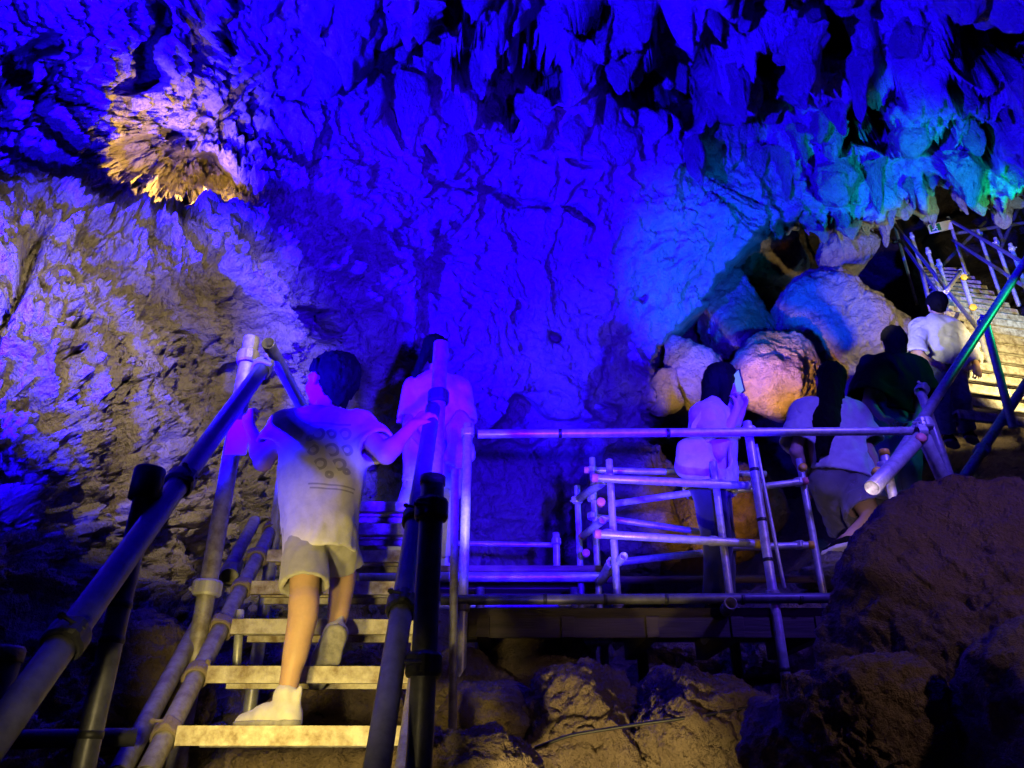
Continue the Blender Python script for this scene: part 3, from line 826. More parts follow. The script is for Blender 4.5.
# ------------------------------------------------------------------ the upper stair
up = empty('upper_staircase', at(990, 400, 7.0), 'long upper metal stair climbing away between pipe rails at the upper right', 'staircase')
K = [((966, 436, 6.0), (1062, 398, 6.3)), ((952, 330, 7.6), (1030, 306, 7.9)), ((921, 266, 11.2), (958, 262, 11.2))]
KL = [at(*k[0]) for k in K]; KR = [at(*k[1]) for k in K]
for i in range(3):   # keep each keyed tread level
    zz = (KL[i][2] + KR[i][2]) / 2; KL[i][2] = KR[i][2] = zz
TRU = []
for s, n in ((0, 9), (1, 11)):
    for j in range(n):
        t = j / n
        l = KL[s] + (KL[s + 1] - KL[s]) * t; r = KR[s] + (KR[s + 1] - KR[s]) * t
        TRU.append((l, r))
for l, r in TRU:
    extrude('tread', [(0, 0), (0, -0.085), (0.02, -0.085), (0.025, -0.02), (0.10, -0.02), (0.105, -0.04), (0.12, -0.04), (0.12, 0)], l, r, 'tread', up)
for side, KS in ((0, KL), (1, KR)):
    for s in (0, 1):
        off = np.array([0, 0.1, -0.1])
        pipe(KS[s] + off, KS[s + 1] + off, 0.032, 'dull', up, 'stringer')
# rails and posts
def upr(a, b, r=0.024): return pipe(at(*a), at(*b), r, 'galv', up, 'handrail')
upr((893, 222, 10.8), (982, 334, 7.0)); upr((900, 240, 10.8), (978, 350, 7.0))
upr((948, 219, 10.4), (1036, 270, 7.6)); upr((953, 240, 10.4), (1030, 290, 7.6))
for px, py0, py1, d in ((893, 222, 292, 10.8), (911, 235, 300, 9.9), (927, 250, 312, 9.0), (938, 262, 330, 8.4), (960, 272, 352, 7.7), (978, 330, 372, 7.0),
                        (978, 232, 300, 9.4), (995, 240, 290, 8.7), (1010, 246, 310, 8.2), (948, 219, 262, 10.4), (1026, 262, 340, 7.7)):
    p = at(px, py0 - 2, d); zb = zat(0, py1, p[0], p[1]) if py1 > 0 else 0
    pipe((p[0], p[1], zb - 0.25), p, 0.026, 'galv', up, 'post')
    clamp(p + np.array([0, 0, -0.08]), (0, 0, 1), 0.027, 'galv', up, px)
pipe(at(960, 272, 7.5), at(946, 292, 6.9), 0.026, 'galv', up, 'brace')
pipe(at(922, 272, 8.0), at(931, 310, 7.4), 0.024, 'galv', up, 'brace')
for px, py, d in ((964, 277, 7.4), (973, 307, 7.1)): cap(at(px, py, d), (-0.1, -1, 0), 0.036, 'yellow', up)
# slack pipes in the dark behind
bk = empty('rear_scaffold', at(985, 228, 12.5), 'dim scaffold pipes crossing in the dark beyond the upper stair', 'scaffold')
for a, b in (((952, 234, 12.4), (1030, 222, 12.2)), ((872, 236, 12), (895, 242, 11)), ((990, 206, 12.6), (1003, 242, 12.5)), ((1000, 250, 12.5), (1020, 204, 12.6)), ((940, 268, 12.4), (985, 222, 12.5))):
    pipe(at(*a), at(*b), 0.035, 'dull', bk, 'pipe')
drop(at(817, 223, 12.5), 0.035, 'galv', bk, float(at(817, 262, 12.5)[2]))

# exit sign on the rail head
sg = empty('exit_sign', at(940, 227, 10.3), 'small pale emergency exit sign with a running figure at the head of the upper stair', 'sign')
EX = (np.array([0.95, -0.31, 0.06]), np.array([0.31, 0.95, 0.05]), np.array([-0.05, -0.03, 1.0]))
EX = tuple(e / np.linalg.norm(e) for e in EX)
sc0 = at(940, 227, 10.3)
M['signw'] = plain_mat('sign_white', (0.75, 0.78, 0.70), 0.5, 0, 0.05)
M['signg'] = plain_mat('sign_green', (0.02, 0.22, 0.10), 0.5, 0, 0.05)
box('panel', sc0, (0.36, 0.03, 0.17), 'signw', sg, EX, 0.004)
box('pictogram_field', sc0 - EX[0] * 0.075 - EX[1] * 0.017, (0.16, 0.006, 0.135), 'signg', sg, EX, 0.001)
def sgp(pts, wd):
    """running figure: one joined outline of limbs"""
    bm = bmesh.new()
    for (ax_, az_), (bx_, bz_) in pts:
        a = sc0 + EX[0] * ax_ + EX[2] * az_ - EX[1] * 0.0225; b = sc0 + EX[0] * bx_ + EX[2] * bz_ - EX[1] * 0.0225
        dd = (b - a); L = np.linalg.norm(dd); dd /= L
        boxbm(bm, (a + b) / 2, (L + wd * 0.6, 0.004, wd), (dd, EX[1], np.cross(dd, EX[1])), 0)
    bmesh.ops.create_uvsphere(bm, u_segments=10, v_segments=6, radius=0.013, matrix=Matrix.Translation([float(c) for c in sc0 - EX[0] * 0.062 + EX[2] * 0.045 - EX[1] * 0.0225]))
    return bm_obj('running_figure', bm, 'signw', sg)
sgp([((-0.068, 0.026), (-0.08, -0.012)), ((-0.08, -0.012), (-0.055, -0.03)), ((-0.055, -0.03), (-0.062, -0.056)), ((-0.08, -0.012), (-0.105, -0.036)), ((-0.105, -0.036), (-0.128, -0.036)),
     ((-0.07, 0.022), (-0.048, 0.004)), ((-0.07, 0.022), (-0.10, 0.012))], 0.014)

# black spotlight in the niche
sl = empty('niche_spotlight', at(192, 214, 4.35), 'small round black spotlight tucked in the rock niche at the upper left', 'spotlight')
ax = np.array([-0.25, 0.75, 0.6]); ax /= np.linalg.norm(ax)
c0 = at(190, 213, 4.35)
V, Fc = lathe([(-0.09, 0.02), (-0.085, 0.045), (-0.02, 0.055), (0.05, 0.062), (0.055, 0.058), (0.03, 0.05), (0.03, 0.005)], ax, c0, 24)
Fc.append(tuple(range(23, -1, -1))); Fc.append(tuple(range(len(V) - 24, len(V))))
mesh_obj('lamp_housing', V - np.array(sl.location), Fc, M['dark'], sl)
box('mounting_yoke', c0 + np.array([0.02, 0.02, -0.075]), (0.09, 0.03, 0.04), 'dark', sl)

# cable over the boulders under the platform
def cable(pts, r, label, nm='cable'):
    pts = np.array(pts); n = 60; t = np.linspace(0, 1, n); tt = np.linspace(0, 1, len(pts))
    C = np.stack([np.interp(t, tt, pts[:, k]) for k in range(3)], -1)
    for _ in range(6): C[1:-1] = (C[:-2] + C[1:-1] * 2 + C[2:]) / 4
    V, Fc = [], []; m = 8
    for i in range(n):
        u, v, w_ = frame_of(C[min(i + 1, n - 1)] - C[max(i - 1, 0)])
        for j in range(m):
            a = 2 * math.pi * j / m; V.append(C[i] + r * (math.cos(a) * u + math.sin(a) * v))
    for i in range(n - 1):
        for j in range(m):
            k = (j + 1) % m; Fc.append((i * m + j, i * m + k, (i + 1) * m + k, (i + 1) * m + j))
    return tag(mesh_obj(nm, V, Fc, M['tape']), label, 'cable')
cable([at(535, 748, 2.95), at(570, 735, 2.9), at(640, 724, 2.85), at(700, 716, 2.8), at(760, 706, 2.85), at(815, 690, 2.9)], 0.006, 'black cable sagging across the boulders under the platform')
# ------------------------------------------------------------------ figures: signed distance bodies
class Field:
    def __init__(s, pts, pad, h):
        pts = np.array(pts); s.h = h
        s.lo = pts.min(0) - pad; s.n = np.ceil((pts.max(0) + pad - s.lo) / h).astype(int) + 1
        s.f = np.full(s.n, 0.5, np.float32)
        s.ax = [s.lo[k] + h * np.arange(s.n[k]) for k in range(3)]
    def sub(s, lo, hi):
        i0 = np.maximum(np.floor((lo - s.lo) / s.h).astype(int), 0); i1 = np.minimum(np.ceil((hi - s.lo) / s.h).astype(int) + 1, s.n)
        if (i1 <= i0).any(): return None
        sl = tuple(slice(a, b) for a, b in zip(i0, i1))
        X = s.ax[0][sl[0]][:, None, None]; Y = s.ax[1][sl[1]][None, :, None]; Z = s.ax[2][sl[2]][None, None, :]
        return sl, X, Y, Z
    def put(s, sl, d, k, op='u'):
        c = s.f[sl]
        if op == 'u':
            h = np.clip(0.5 + 0.5 * (c - d) / k, 0, 1); s.f[sl] = c * (1 - h) + d * h - k * h * (1 - h)
        else:   # subtract
            d = -d; h = np.clip(0.5 - 0.5 * (c - d) / k, 0, 1); s.f[sl] = c * (1 - h) + d * h + k * h * (1 - h)
    def cone(s, a, b, ra, rb, k=0.02, op='u', flat=None, clip=None):
        a, b = np.asarray(a, float), np.asarray(b, float); m = max(ra, rb) + 2 * k + 3 * s.h
        if flat: m *= 1.0
        r = s.sub(np.minimum(a, b) - m, np.maximum(a, b) + m)
        if r is None: return
        sl, X, Y, Z = r; ba = b - a; L2 = max(ba @ ba, 1e-9)
        px, py, pz = X - a[0], Y - a[1], Z - a[2]
        t = np.clip((px * ba[0] + py * ba[1] + pz * ba[2]) / L2, 0, 1)
        qx, qy, qz = px - t * ba[0], py - t * ba[1], pz - t * ba[2]
        if flat is not None:      # (direction, factor): squeeze along a direction
            n, fct = flat; dn = qx * n[0] + qy * n[1] + qz * n[2]
            e = dn * (1 / fct - 1); qx, qy, qz = qx + e * n[0], qy + e * n[1], qz + e * n[2]
        d = np.sqrt(qx * qx + qy * qy + qz * qz) - (ra + (rb - ra) * t)
        if clip is not None:
            n = unit(clip[1]); d = np.maximum(d, (X - clip[0][0]) * n[0] + (Y - clip[0][1]) * n[1] + (Z - clip[0][2]) * n[2])
        s.put(sl, d.astype(np.float32), k, op)
    def ell(s, c, R, rad, k=0.02, op='u'):
        c = np.asarray(c, float); m = max(rad) + 2 * k + 3 * s.h
        r = s.sub(c - m, c + m)
        if r is None: return
        sl, X, Y, Z = r; px, py, pz = X - c[0], Y - c[1], Z - c[2]
        q = [(px * R[i][0] + py * R[i][1] + pz * R[i][2]) for i in range(3)]
        k0 = np.sqrt(sum((q[i] / rad[i]) ** 2 for i in range(3))); k1 = np.sqrt(sum((q[i] / rad[i] ** 2) ** 2 for i in range(3))) + 1e-6
        s.put(sl, (k0 * (k0 - 1) / k1).astype(np.float32), k, op)
    def grid(s):
        return np.stack(np.meshgrid(*s.ax, indexing='ij'), -1)
    def cut(s, p, n):
        """keep the side the normal points away from"""
        n = np.asarray(n, float) / np.linalg.norm(n)
        d = ((s.ax[0] - p[0]) * n[0])[:, None, None] + ((s.ax[1] - p[1]) * n[1])[None, :, None] + ((s.ax[2] - p[2]) * n[2])[None, None, :]
        s.f = np.maximum(s.f, d.astype(np.float32))
    def cut_local(s, p, n, rad):
        n = np.asarray(n, float) / np.linalg.norm(n)
        r = s.sub(np.asarray(p) - rad, np.asarray(p) + rad)
        if r is None: return
        sl, X, Y, Z = r
        d = (X - p[0]) * n[0] + (Y - p[1]) * n[1] + (Z - p[2]) * n[2]
        w = np.sqrt((X - p[0]) ** 2 + (Y - p[1]) ** 2 + (Z - p[2]) ** 2) - rad * 0.97
        s.f[sl] = np.maximum(s.f[sl], np.minimum(d, -w).astype(np.float32))
    def shell(s, th):
        s.f = np.maximum(s.f, -(s.f + th))
    def wrinkle(s, amp, sc, seed=0.0):
        m = np.abs(s.f) < 0.05
        G = s.grid()[m]
        q = G * np.array(sc) + seed
        q = q + 0.6 * np.stack([pn(G * 5 + seed), pn(G * 5 + 7 + seed), pn(G * 5 + 3)], -1)
        s.f[m] += (amp * (ridged(q, 2) - 0.5)).astype(np.float32)
    def mesh(s, name, m, parent):
        f = s.f; ins = f < 0
        c = [ins[i:ins.shape[0] - 1 + i, j:ins.shape[1] - 1 + j, k:ins.shape[2] - 1 + k] for i in (0, 1) for j in (0, 1) for k in (0, 1)]
        cnt = sum(x.astype(np.int8) for x in c)
        act = (cnt > 0) & (cnt < 8); I = np.argwhere(act)
        idm = np.full(act.shape, -1, np.int64); idm[act] = np.arange(len(I))
        cv = np.stack([f[I[:, 0] + i, I[:, 1] + j, I[:, 2] + k] for i in (0, 1) for j in (0, 1) for k in (0, 1)], -1)
        off = np.array([(i, j, k) for i in (0, 1) for j in (0, 1) for k in (0, 1)], float)
        acc = np.zeros((len(I), 3)); w = np.zeros(len(I))
        for a in range(8):
            for b in range(a + 1, 8):
                if abs(off[a] - off[b]).sum() != 1: continue
                va, vb = cv[:, a], cv[:, b]; x = (va < 0) != (vb < 0)
                t = np.where(x, va / np.where(x, va - vb, 1), 0)
                acc += x[:, None] * (off[a] + (off[b] - off[a]) * t[:, None]); w += x
        V = s.lo + s.h * (I + acc / w[:, None])
        Q = []
        for axn in range(3):
            o1, o2 = [(1, 2), (2, 0), (0, 1)][axn]
            A0 = ins; sh = [slice(None)] * 3; sh[axn] = slice(1, None); sl = [slice(None)] * 3; sl[axn] = slice(None, -1)
            ch = ins[tuple(sl)] != ins[tuple(sh)]
            E = np.argwhere(ch); E = E[(E[:, o1] > 0) & (E[:, o2] > 0) & (E[:, o1] < f.shape[o1] - 1) & (E[:, o2] < f.shape[o2] - 1)]
            if not len(E): continue
            flip = ~ins[tuple(E.T)]
            def vid(d1, d2):
                e = E.copy(); e[:, o1] -= d1; e[:, o2] -= d2; return idm[tuple(e.T)]
            q = np.stack([vid(1, 1), vid(0, 1), vid(0, 0), vid(1, 0)], -1)
            q[flip] = q[flip][:, ::-1]; Q.append(q)
        Q = np.concatenate(Q)
        Q = Q[(Q >= 0).all(1)]
        # two light smoothing passes against the grid
        nb = np.concatenate([Q[:, [0, 1]], Q[:, [1, 2]], Q[:, [2, 3]], Q[:, [3, 0]]]); nb = np.concatenate([nb, nb[:, ::-1]])
        deg = np.bincount(nb[:, 0], minlength=len(V))[:, None]
        for _ in range(2):
            S = np.stack([np.bincount(nb[:, 0], V[nb[:, 1], k], minlength=len(V)) for k in range(3)], -1)
            V = V * 0.5 + 0.5 * S / np.maximum(deg, 1)
        return mesh_obj(name, V - np.array(parent.location), Q, m, parent)

def unit(v): v = np.asarray(v, float); return v / np.linalg.norm(v)

def hand(F_, w, h, n, S, curl=0.9, thumb_side=1, rf=0.0088):
    """wrist w towards knuckles h, fingers curl towards n"""
    d = unit(h - w); n = unit(n - d * (n @ d)); side = np.cross(d, n) * thumb_side
    L = 0.085 * S; k = w + d * L
    for o in (-0.5, 0.5):
        F_.cone(w + side * o * 0.022 * S, k + side * o * 0.042 * S, 0.022 * S, 0.019 * S, 0.012, flat=(n, 0.62))
    for i, (o, l) in enumerate(((1.5, 0.9), (0.5, 1.0), (-0.5, 0.94), (-1.5, 0.74))):
        b = k + side * o * 0.0205 * S - d * abs(o) * 0.004 * S
        c1, c2, c3 = curl * 0.55, curl * 1.35, curl * 2.0
        p1 = b + (d * math.cos(c1) + n * math.sin(c1) + side * o * 0.06) * 0.042 * l * S
        p2 = p1 + (d * math.cos(c2) + n * math.sin(c2)) * 0.027 * l * S
        p3 = p2 + (d * math.cos(c3) + n * math.sin(c3)) * 0.020 * l * S
        F_.cone(b - d * 0.01, p1, rf * S * 1.05, rf * S, 0.006); F_.cone(p1, p2, rf * S, rf * 0.95 * S, 0.004); F_.cone(p2, p3, rf * 0.95 * S, rf * 0.8 * S, 0.004)
    tb = w + d * 0.03 * S + side * 0.03 * S; t1 = tb + (d * 0.6 + side * 0.55 + n * 0.5) * 0.040 * S; t2 = t1 + (d * 0.55 + n * 0.8) * 0.032 * S
    F_.cone(w + d * 0.012 * S + side * 0.012 * S, tb, 0.017 * S, 0.014 * S, 0.01); F_.cone(tb, t1, 0.0125 * S, 0.0105 * S, 0.006); F_.cone(t1, t2, 0.0105 * S, 0.009 * S, 0.004)

def head_axes(look, upv=(0, 0, 1)):
    f = unit(look); r = unit(np.cross(f, np.asarray(upv, float))); u = np.cross(r, f)
    return r, f, u

def body(root, J, S, skin, look, h=0.008, HS=None, hands=(), bulk=1.0, feet=True, up=(0, 0, 1)):
    """one continuous figure"""
    HS = HS or S
    Fd = Field(list(J.values()), 0.2, h)
    r, f, u = head_axes(look, up)
    hc = J['head']
    Fd.ell(hc + u * 0.012 * HS - f * 0.008 * HS, (r, f, u), (0.074 * HS, 0.094 * HS, 0.088 * HS), 0.02)
    Fd.cone(hc - u * 0.035 * HS + f * 0.035 * HS, hc - u * 0.085 * HS + f * 0.058 * HS, 0.055 * HS, 0.030 * HS, 0.03)
    Fd.ell(hc + f * 0.072 * HS + u * 0.022 * HS, (r, f, u), (0.055 * HS, 0.02 * HS, 0.016 * HS), 0.015)            # brow
    Fd.cone(hc + f * 0.088 * HS + u * 0.008 * HS, hc + f * 0.106 * HS - u * 0.028 * HS, 0.009 * HS, 0.013 * HS, 0.01)  # nose
    for sx in (-1, 1):
        Fd.ell(hc + f * 0.083 * HS + r * sx * 0.031 * HS + u * 0.004 * HS, (r, f, u), (0.016 * HS, 0.012 * HS, 0.011 * HS), 0.006, 's')
        Fd.ell(hc + f * 0.074 * HS + r * sx * 0.031 * HS + u * 0.004 * HS, (r, f, u), (0.012 * HS,) * 3, 0.003)
        Fd.ell(hc + r * sx * 0.077 * HS - u * 0.008 * HS - f * 0.008 * HS, (unit(r + f * 0.3 * sx), f, u), (0.010 * HS, 0.019 * HS, 0.032 * HS), 0.008)
        Fd.ell(hc + r * sx * 0.088 * HS - u * 0.006 * HS - f * 0.002 * HS, (r, f, u), (0.008 * HS, 0.009 * HS, 0.016 * HS), 0.005, 's')
        Fd.ell(hc + f * 0.06 * HS + r * sx * 0.035 * HS - u * 0.025 * HS, (r, f, u), (0.022 * HS, 0.02 * HS, 0.022 * HS), 0.02)
    for dz, sg_ in ((-0.052, 1), (-0.064, 1)):
        Fd.ell(hc + f * 0.086 * HS + u * dz * HS, (r, f, u), (0.022 * HS, 0.009 * HS, 0.006 * HS), 0.005)
    Fd.cone(J['neck'] - u * 0.03 * S, hc - u * 0.05 * HS - f * 0.012 * HS, 0.052 * S, 0.048 * S, 0.02)
    sp = J['neck'] - u * 0.05 * S
    for sd in 'LR':
        sh, el, wr = J['sh' + sd], J['el' + sd], J['wr' + sd]
        Fd.cone(sp, sh, 0.055 * S, 0.052 * S, 0.04)
        Fd.cone(J['hip' + sd] * 0.75 + J['pel'] * 0.25, sh * 0.62 + sp * 0.38 - u * 0.04 * S, 0.098 * S * bulk, 0.088 * S, 0.05)
        Fd.cone(sh, el, 0.050 * S, 0.041 * S, 0.03); Fd.cone(el, wr, 0.041 * S, 0.027 * S, 0.015)
        mid = el + (wr - el) * 0.25; Fd.ell(mid, np.eye(3), (0.041 * S,) * 3, 0.02)
        hip, kn, an = J['hip' + sd], J['kn' + sd], J['an' + sd]
        Fd.cone(hip, kn, 0.088 * S * bulk, 0.057 * S, 0.03); Fd.cone(kn, an, 0.054 * S, 0.034 * S, 0.02)
        ax = unit(an - kn); back = unit(np.cross(ax, np.cross(ax, J.get('toe' + sd, an + np.array([0, .1, 0])) - an)) + 1e-6)
        Fd.cone(kn + ax * 0.06 * S + back * 0.018 * S, kn + ax * 0.20 * S + back * 0.012 * S, 0.046 * S, 0.036 * S, 0.03)
        if 'toe' + sd in J:
            to = J['toe' + sd]; Fd.cone(an, an * 0.3 + to * 0.7, 0.034 * S, 0.03 * S, 0.02); Fd.cone(an - unit(to - an) * 0.03 * S - np.array([0, 0, 0.02 * S]), to, 0.032 * S, 0.024 * S, 0.02)
    Fd.cone(J['pel'], sp - u * 0.1 * S, 0.10 * S * bulk, 0.10 * S, 0.05)
    done = set()
    for sd, n, curl, ts in hands:
        hand(Fd, J['wr' + sd], J['ha' + sd], np.asarray(n, float), S, curl, ts)
    return Fd.mesh('body', skin, root)

def tubes(Fd, cuts, wr, sc, seed, plane):
    """add the cut off sleeves or legs, wrinkle the cloth, hollow it; openings stay open"""
    inner = Field.__new__(Field); inner.__dict__.update(Fd.__dict__); inner.f = Fd.f.copy()
    for a, b, ra, rb, k, p, n in cuts:
        Fd.cone(a, b, ra, rb, k, clip=(p, n)); inner.cone(a, b, ra, rb, k)
    Fd.wrinkle(wr, sc, seed); inner.wrinkle(wr, sc, seed)
    Fd.f = np.maximum(Fd.f, -(inner.f + max(0.016, 2.1 * Fd.h)))
    Fd.cut(*plane)

def shirt(root, J, S, m, hem, hem_n, sleeve=0.6, ease=0.022, h=0.008, bulk=1.0, wr=0.007, name='shirt', long=False, seed=0.0, flare=1.0, sl_ease=1.0):
    Fd = Field([J[k] for k in ('neck', 'shL', 'shR', 'elL', 'elR', 'wrL', 'wrR', 'pel', 'hipL', 'hipR')], 0.3, h)
    sp = J['neck'] - np.array([0, 0, 0.05 * S]); cuts = []
    for sd in 'LR':
        sh, el, wrj = J['sh' + sd], J['el' + sd], J['wr' + sd]
        hp = J['hip' + sd] + (J['hip' + sd] - sh) * 0.25
        Fd.cone(sp, sh, 0.055 * S + ease * 0.6, 0.052 * S + ease * 0.7, 0.04)
        Fd.cone(hp * 0.9 + J['pel'] * 0.1, sh * 0.66 + sp * 0.34 - np.array([0, 0, 0.04 * S]), (0.098 * bulk * S + ease) * flare, 0.09 * S + ease, 0.05)
        if long:
            Fd.cone(sh, el, 0.050 * S + ease, 0.043 * S + ease, 0.03); cuts.append((el, wrj + (wrj - el) * 0.15, 0.043 * S + ease, 0.03 * S + ease * 0.8, 0.03, wrj, wrj - el))
        else:
            e = sh + (el - sh) * sleeve
            cuts.append((sh, sh + (el - sh) * (sleeve + 0.25), 0.052 * S + ease * sl_ease, 0.056 * S + ease * 1.25 * sl_ease, 0.03, e, el - sh))
    Fd.cone(J['pel'] + (J['pel'] - sp) * 0.3, sp - np.array([0, 0, 0.08 * S]), (0.105 * bulk * S + ease) * flare, 0.105 * S + ease, 0.05)
    tubes(Fd, cuts, wr, (7, 7, 3.2), seed, (hem, hem_n))
    Fd.cut_local(J['neck'] + np.array([0, 0, 0.012 * S]), (0, 0, 1), 0.075 * S)
    return Fd.mesh(name, m, root)

def legwear(root, J, S, m, frac, ease=0.02, h=0.008, bulk=1.0, wr=0.006, name='trousers', flare=1.0, seed=3.0, waist=0.08):
    """frac < 1: shorts cut that far down the thigh; 1..2: down the shin"""
    Fd = Field([J[k] for k in ('pel', 'hipL', 'hipR', 'knL', 'knR', 'anL', 'anR')], 0.3, h)
    cuts = []
    for sd in 'LR':
        hip, kn, an = J['hip' + sd], J['kn' + sd], J['an' + sd]
        Fd.cone(J['pel'], hip, 0.10 * S * bulk + ease, 0.098 * S * bulk + ease, 0.04)
        if frac <= 1.0:
            e = hip + (kn - hip) * frac; x = hip + (kn - hip) * min(1, frac + 0.15)
            cuts.append((hip, hip + (kn - hip) * (frac + 0.4), 0.092 * S * bulk + ease, (0.075 * S + ease) * flare, 0.025, e, kn - hip))
        else:
            e = kn + (an - kn) * (frac - 1)
            Fd.cone(hip, kn, 0.09 * S * bulk + ease, 0.062 * S + ease * flare, 0.025)
            cuts.append((kn, an + (an - kn) * 0.2, 0.062 * S + ease * flare, 0.05 * S + ease * flare, 0.02, e, an - kn))
    top = J['pel'] + np.array([0, 0, waist * S]); Fd.cone(J['pel'], top, 0.105 * S * bulk + ease, 0.10 * S * bulk + ease, 0.03)
    tubes(Fd, cuts, wr, (8, 8, 4), seed, (top, (0, 0, 1)))
    return Fd.mesh(name, m, root)

def hair(root, J, HS, m, look, strands=(), h=0.007, up=(0, 0, 1), vol=1.0, fringe=0.035, seed=0.0, ear=True):
    r, f, u = head_axes(look, up); hc = J['head']
    pts = [hc] + [p for s_ in strands for p in (s_[0], s_[1])]
    Fd = Field(pts, 0.2, h)
    Fd.ell(hc + u * 0.020 * HS - f * 0.014 * HS, (r, f, u), (0.086 * HS * vol, 0.103 * HS * vol, 0.098 * HS * vol), 0.01)
    Fd.cone(hc - u * 0.02 * HS - f * 0.05 * HS, hc - u * 0.07 * HS - f * 0.045 * HS, 0.06 * HS * vol, 0.046 * HS * vol, 0.02)
    Fd.cut(hc + f * 0.055 * HS + u * fringe * HS, unit(f * 0.8 - u * 0.6))
    if ear:
        for sx in (-1, 1):
            Fd.ell(hc + r * sx * 0.092 * HS - u * 0.028 * HS + f * 0.03 * HS, (r, f, u), (0.034 * HS, 0.062 * HS, 0.05 * HS), 0.008, 's')
    for a, b, ra, rb in strands: Fd.cone(a, b, ra, rb, 0.035)
    mk = np.abs(Fd.f) < 0.04; G = Fd.grid()[mk]
    Fd.f[mk] += (0.008 * HS * (ridged(np.stack([G[:, 0] * 45, G[:, 1] * 45, G[:, 2] * 10], -1) + seed, 2) - 0.3)).astype(np.float32)
    return Fd.mesh('hair', m, root)

def shoe(root, an, toe, sole_n, S, m, ms, nm='shoe', h=0.006, collar=0.05):
    """ankle, toe point on the sole, unit vector out of the sole"""
    dn = unit(sole_n); d = toe - an; d = unit(d - dn * (d @ dn)); side = np.cross(d, dn)
    heel = an + dn * 0.060 * S - d * 0.045 * S; tp = heel + d * 0.235 * S
    Fd = Field([heel, tp, an - dn * 0.06], 0.08, h)
    Fd.cone(heel + d * 0.02 * S - dn * 0.02 * S, heel + d * 0.11 * S - dn * 0.02 * S, 0.040 * S, 0.046 * S, 0.02)
    Fd.cone(heel + d * 0.11 * S - dn * 0.016 * S, tp - d * 0.035 * S - dn * 0.006 * S, 0.046 * S, 0.034 * S, 0.02)
    Fd.cone(heel + d * 0.035 * S - dn * 0.03 * S, an - dn * collar * S * 0.5, 0.042 * S, 0.041 * S, 0.02)
    Fd.cone(heel - d * 0.0 * S - dn * 0.05 * S, heel - dn * 0.105 * S - d * 0.008 * S, 0.014 * S, 0.010 * S, 0.012)   # heel tab
    Fd.ell(heel + d * 0.07 * S - dn * 0.03 * S, (side, d, dn), (0.037 * S, 0.06 * S, 0.03 * S), 0.02)
    Fd.wrinkle(0.002, (30, 30, 30), 1.0)
    Fd.cut(heel - dn * 0.004, dn)
    o = Fd.mesh(nm, m, root)
    G = Field([heel, tp], 0.08, h)
    G.cone(heel + d * 0.02 * S - dn * 0.012 * S, heel + d * 0.11 * S - dn * 0.012 * S, 0.043 * S, 0.049 * S, 0.02)
    G.cone(heel + d * 0.11 * S - dn * 0.01 * S, tp - d * 0.035 * S - dn * 0.008 * S, 0.049 * S, 0.038 * S, 0.02)
    G.cut(heel + dn * 0.012 * S, dn); G.cut(heel - dn * 0.014 * S, -dn)
    sb = G.mesh('sole', ms, root)
    sb.parent = o
    return o

def cloth_mat(name, col, rough=0.85, var=0.12, sheen=0.3):
    m = plain_mat(name, col, rough, 0, var, 30, 0.0008, None, 0.2)
    m.node_tree.nodes['Principled BSDF'].inputs['Sheen Weight'].default_value = sheen
    return m
def skin_mat(name, col):
    m = plain_mat(name, col, 0.5, 0, 0.10, 18, 0.0004, None, 0.4)
    b = m.node_tree.nodes['Principled BSDF']; b.inputs['Subsurface Weight'].default_value = 0.08
    b.inputs['Subsurface Radius'].default_value = (0.02, 0.008, 0.004); b.inputs['Subsurface Scale'].default_value = 0.4
    return m
M['skin'] = skin_mat('skin', (0.62, 0.40, 0.27))
M['hair'] = plain_mat('black_hair', (0.004, 0.0035, 0.0035), 0.75, 0, 0.3, 60, 0.003, None, 0.08, (1, 1, 0.15))
M['tee'] = cloth_mat('white_cotton', (0.72, 0.71, 0.70))
M['tee2'] = cloth_mat('pale_grey_cotton', (0.62, 0.60, 0.62))
M['short_c'] = cloth_mat('light_khaki_shorts', (0.42, 0.41, 0.39))
M['short_g'] = cloth_mat('grey_shorts', (0.17, 0.16, 0.17))
M['cream'] = cloth_mat('cream_trousers', (0.66, 0.62, 0.52))
M['black_c'] = cloth_mat('black_cloth', (0.005, 0.005, 0.006), 0.9, 0.2, 0.0)
M['blue_c'] = cloth_mat('blue_cloth', (0.16, 0.18, 0.40))
M['denim'] = cloth_mat('denim', (0.16, 0.19, 0.24), 0.85, 0.4)
M['navy_c'] = cloth_mat('dark_trousers', (0.03, 0.03, 0.05))
M['shoe_w'] = cloth_mat('white_shoe', (0.74, 0.72, 0.68), 0.6)
M['sole'] = plain_mat('grey_rubber', (0.35, 0.34, 0.33), 0.7, 0, 0.3, 40, 0.001)
M['bag'] = cloth_mat('pale_canvas', (0.60, 0.58, 0.62))

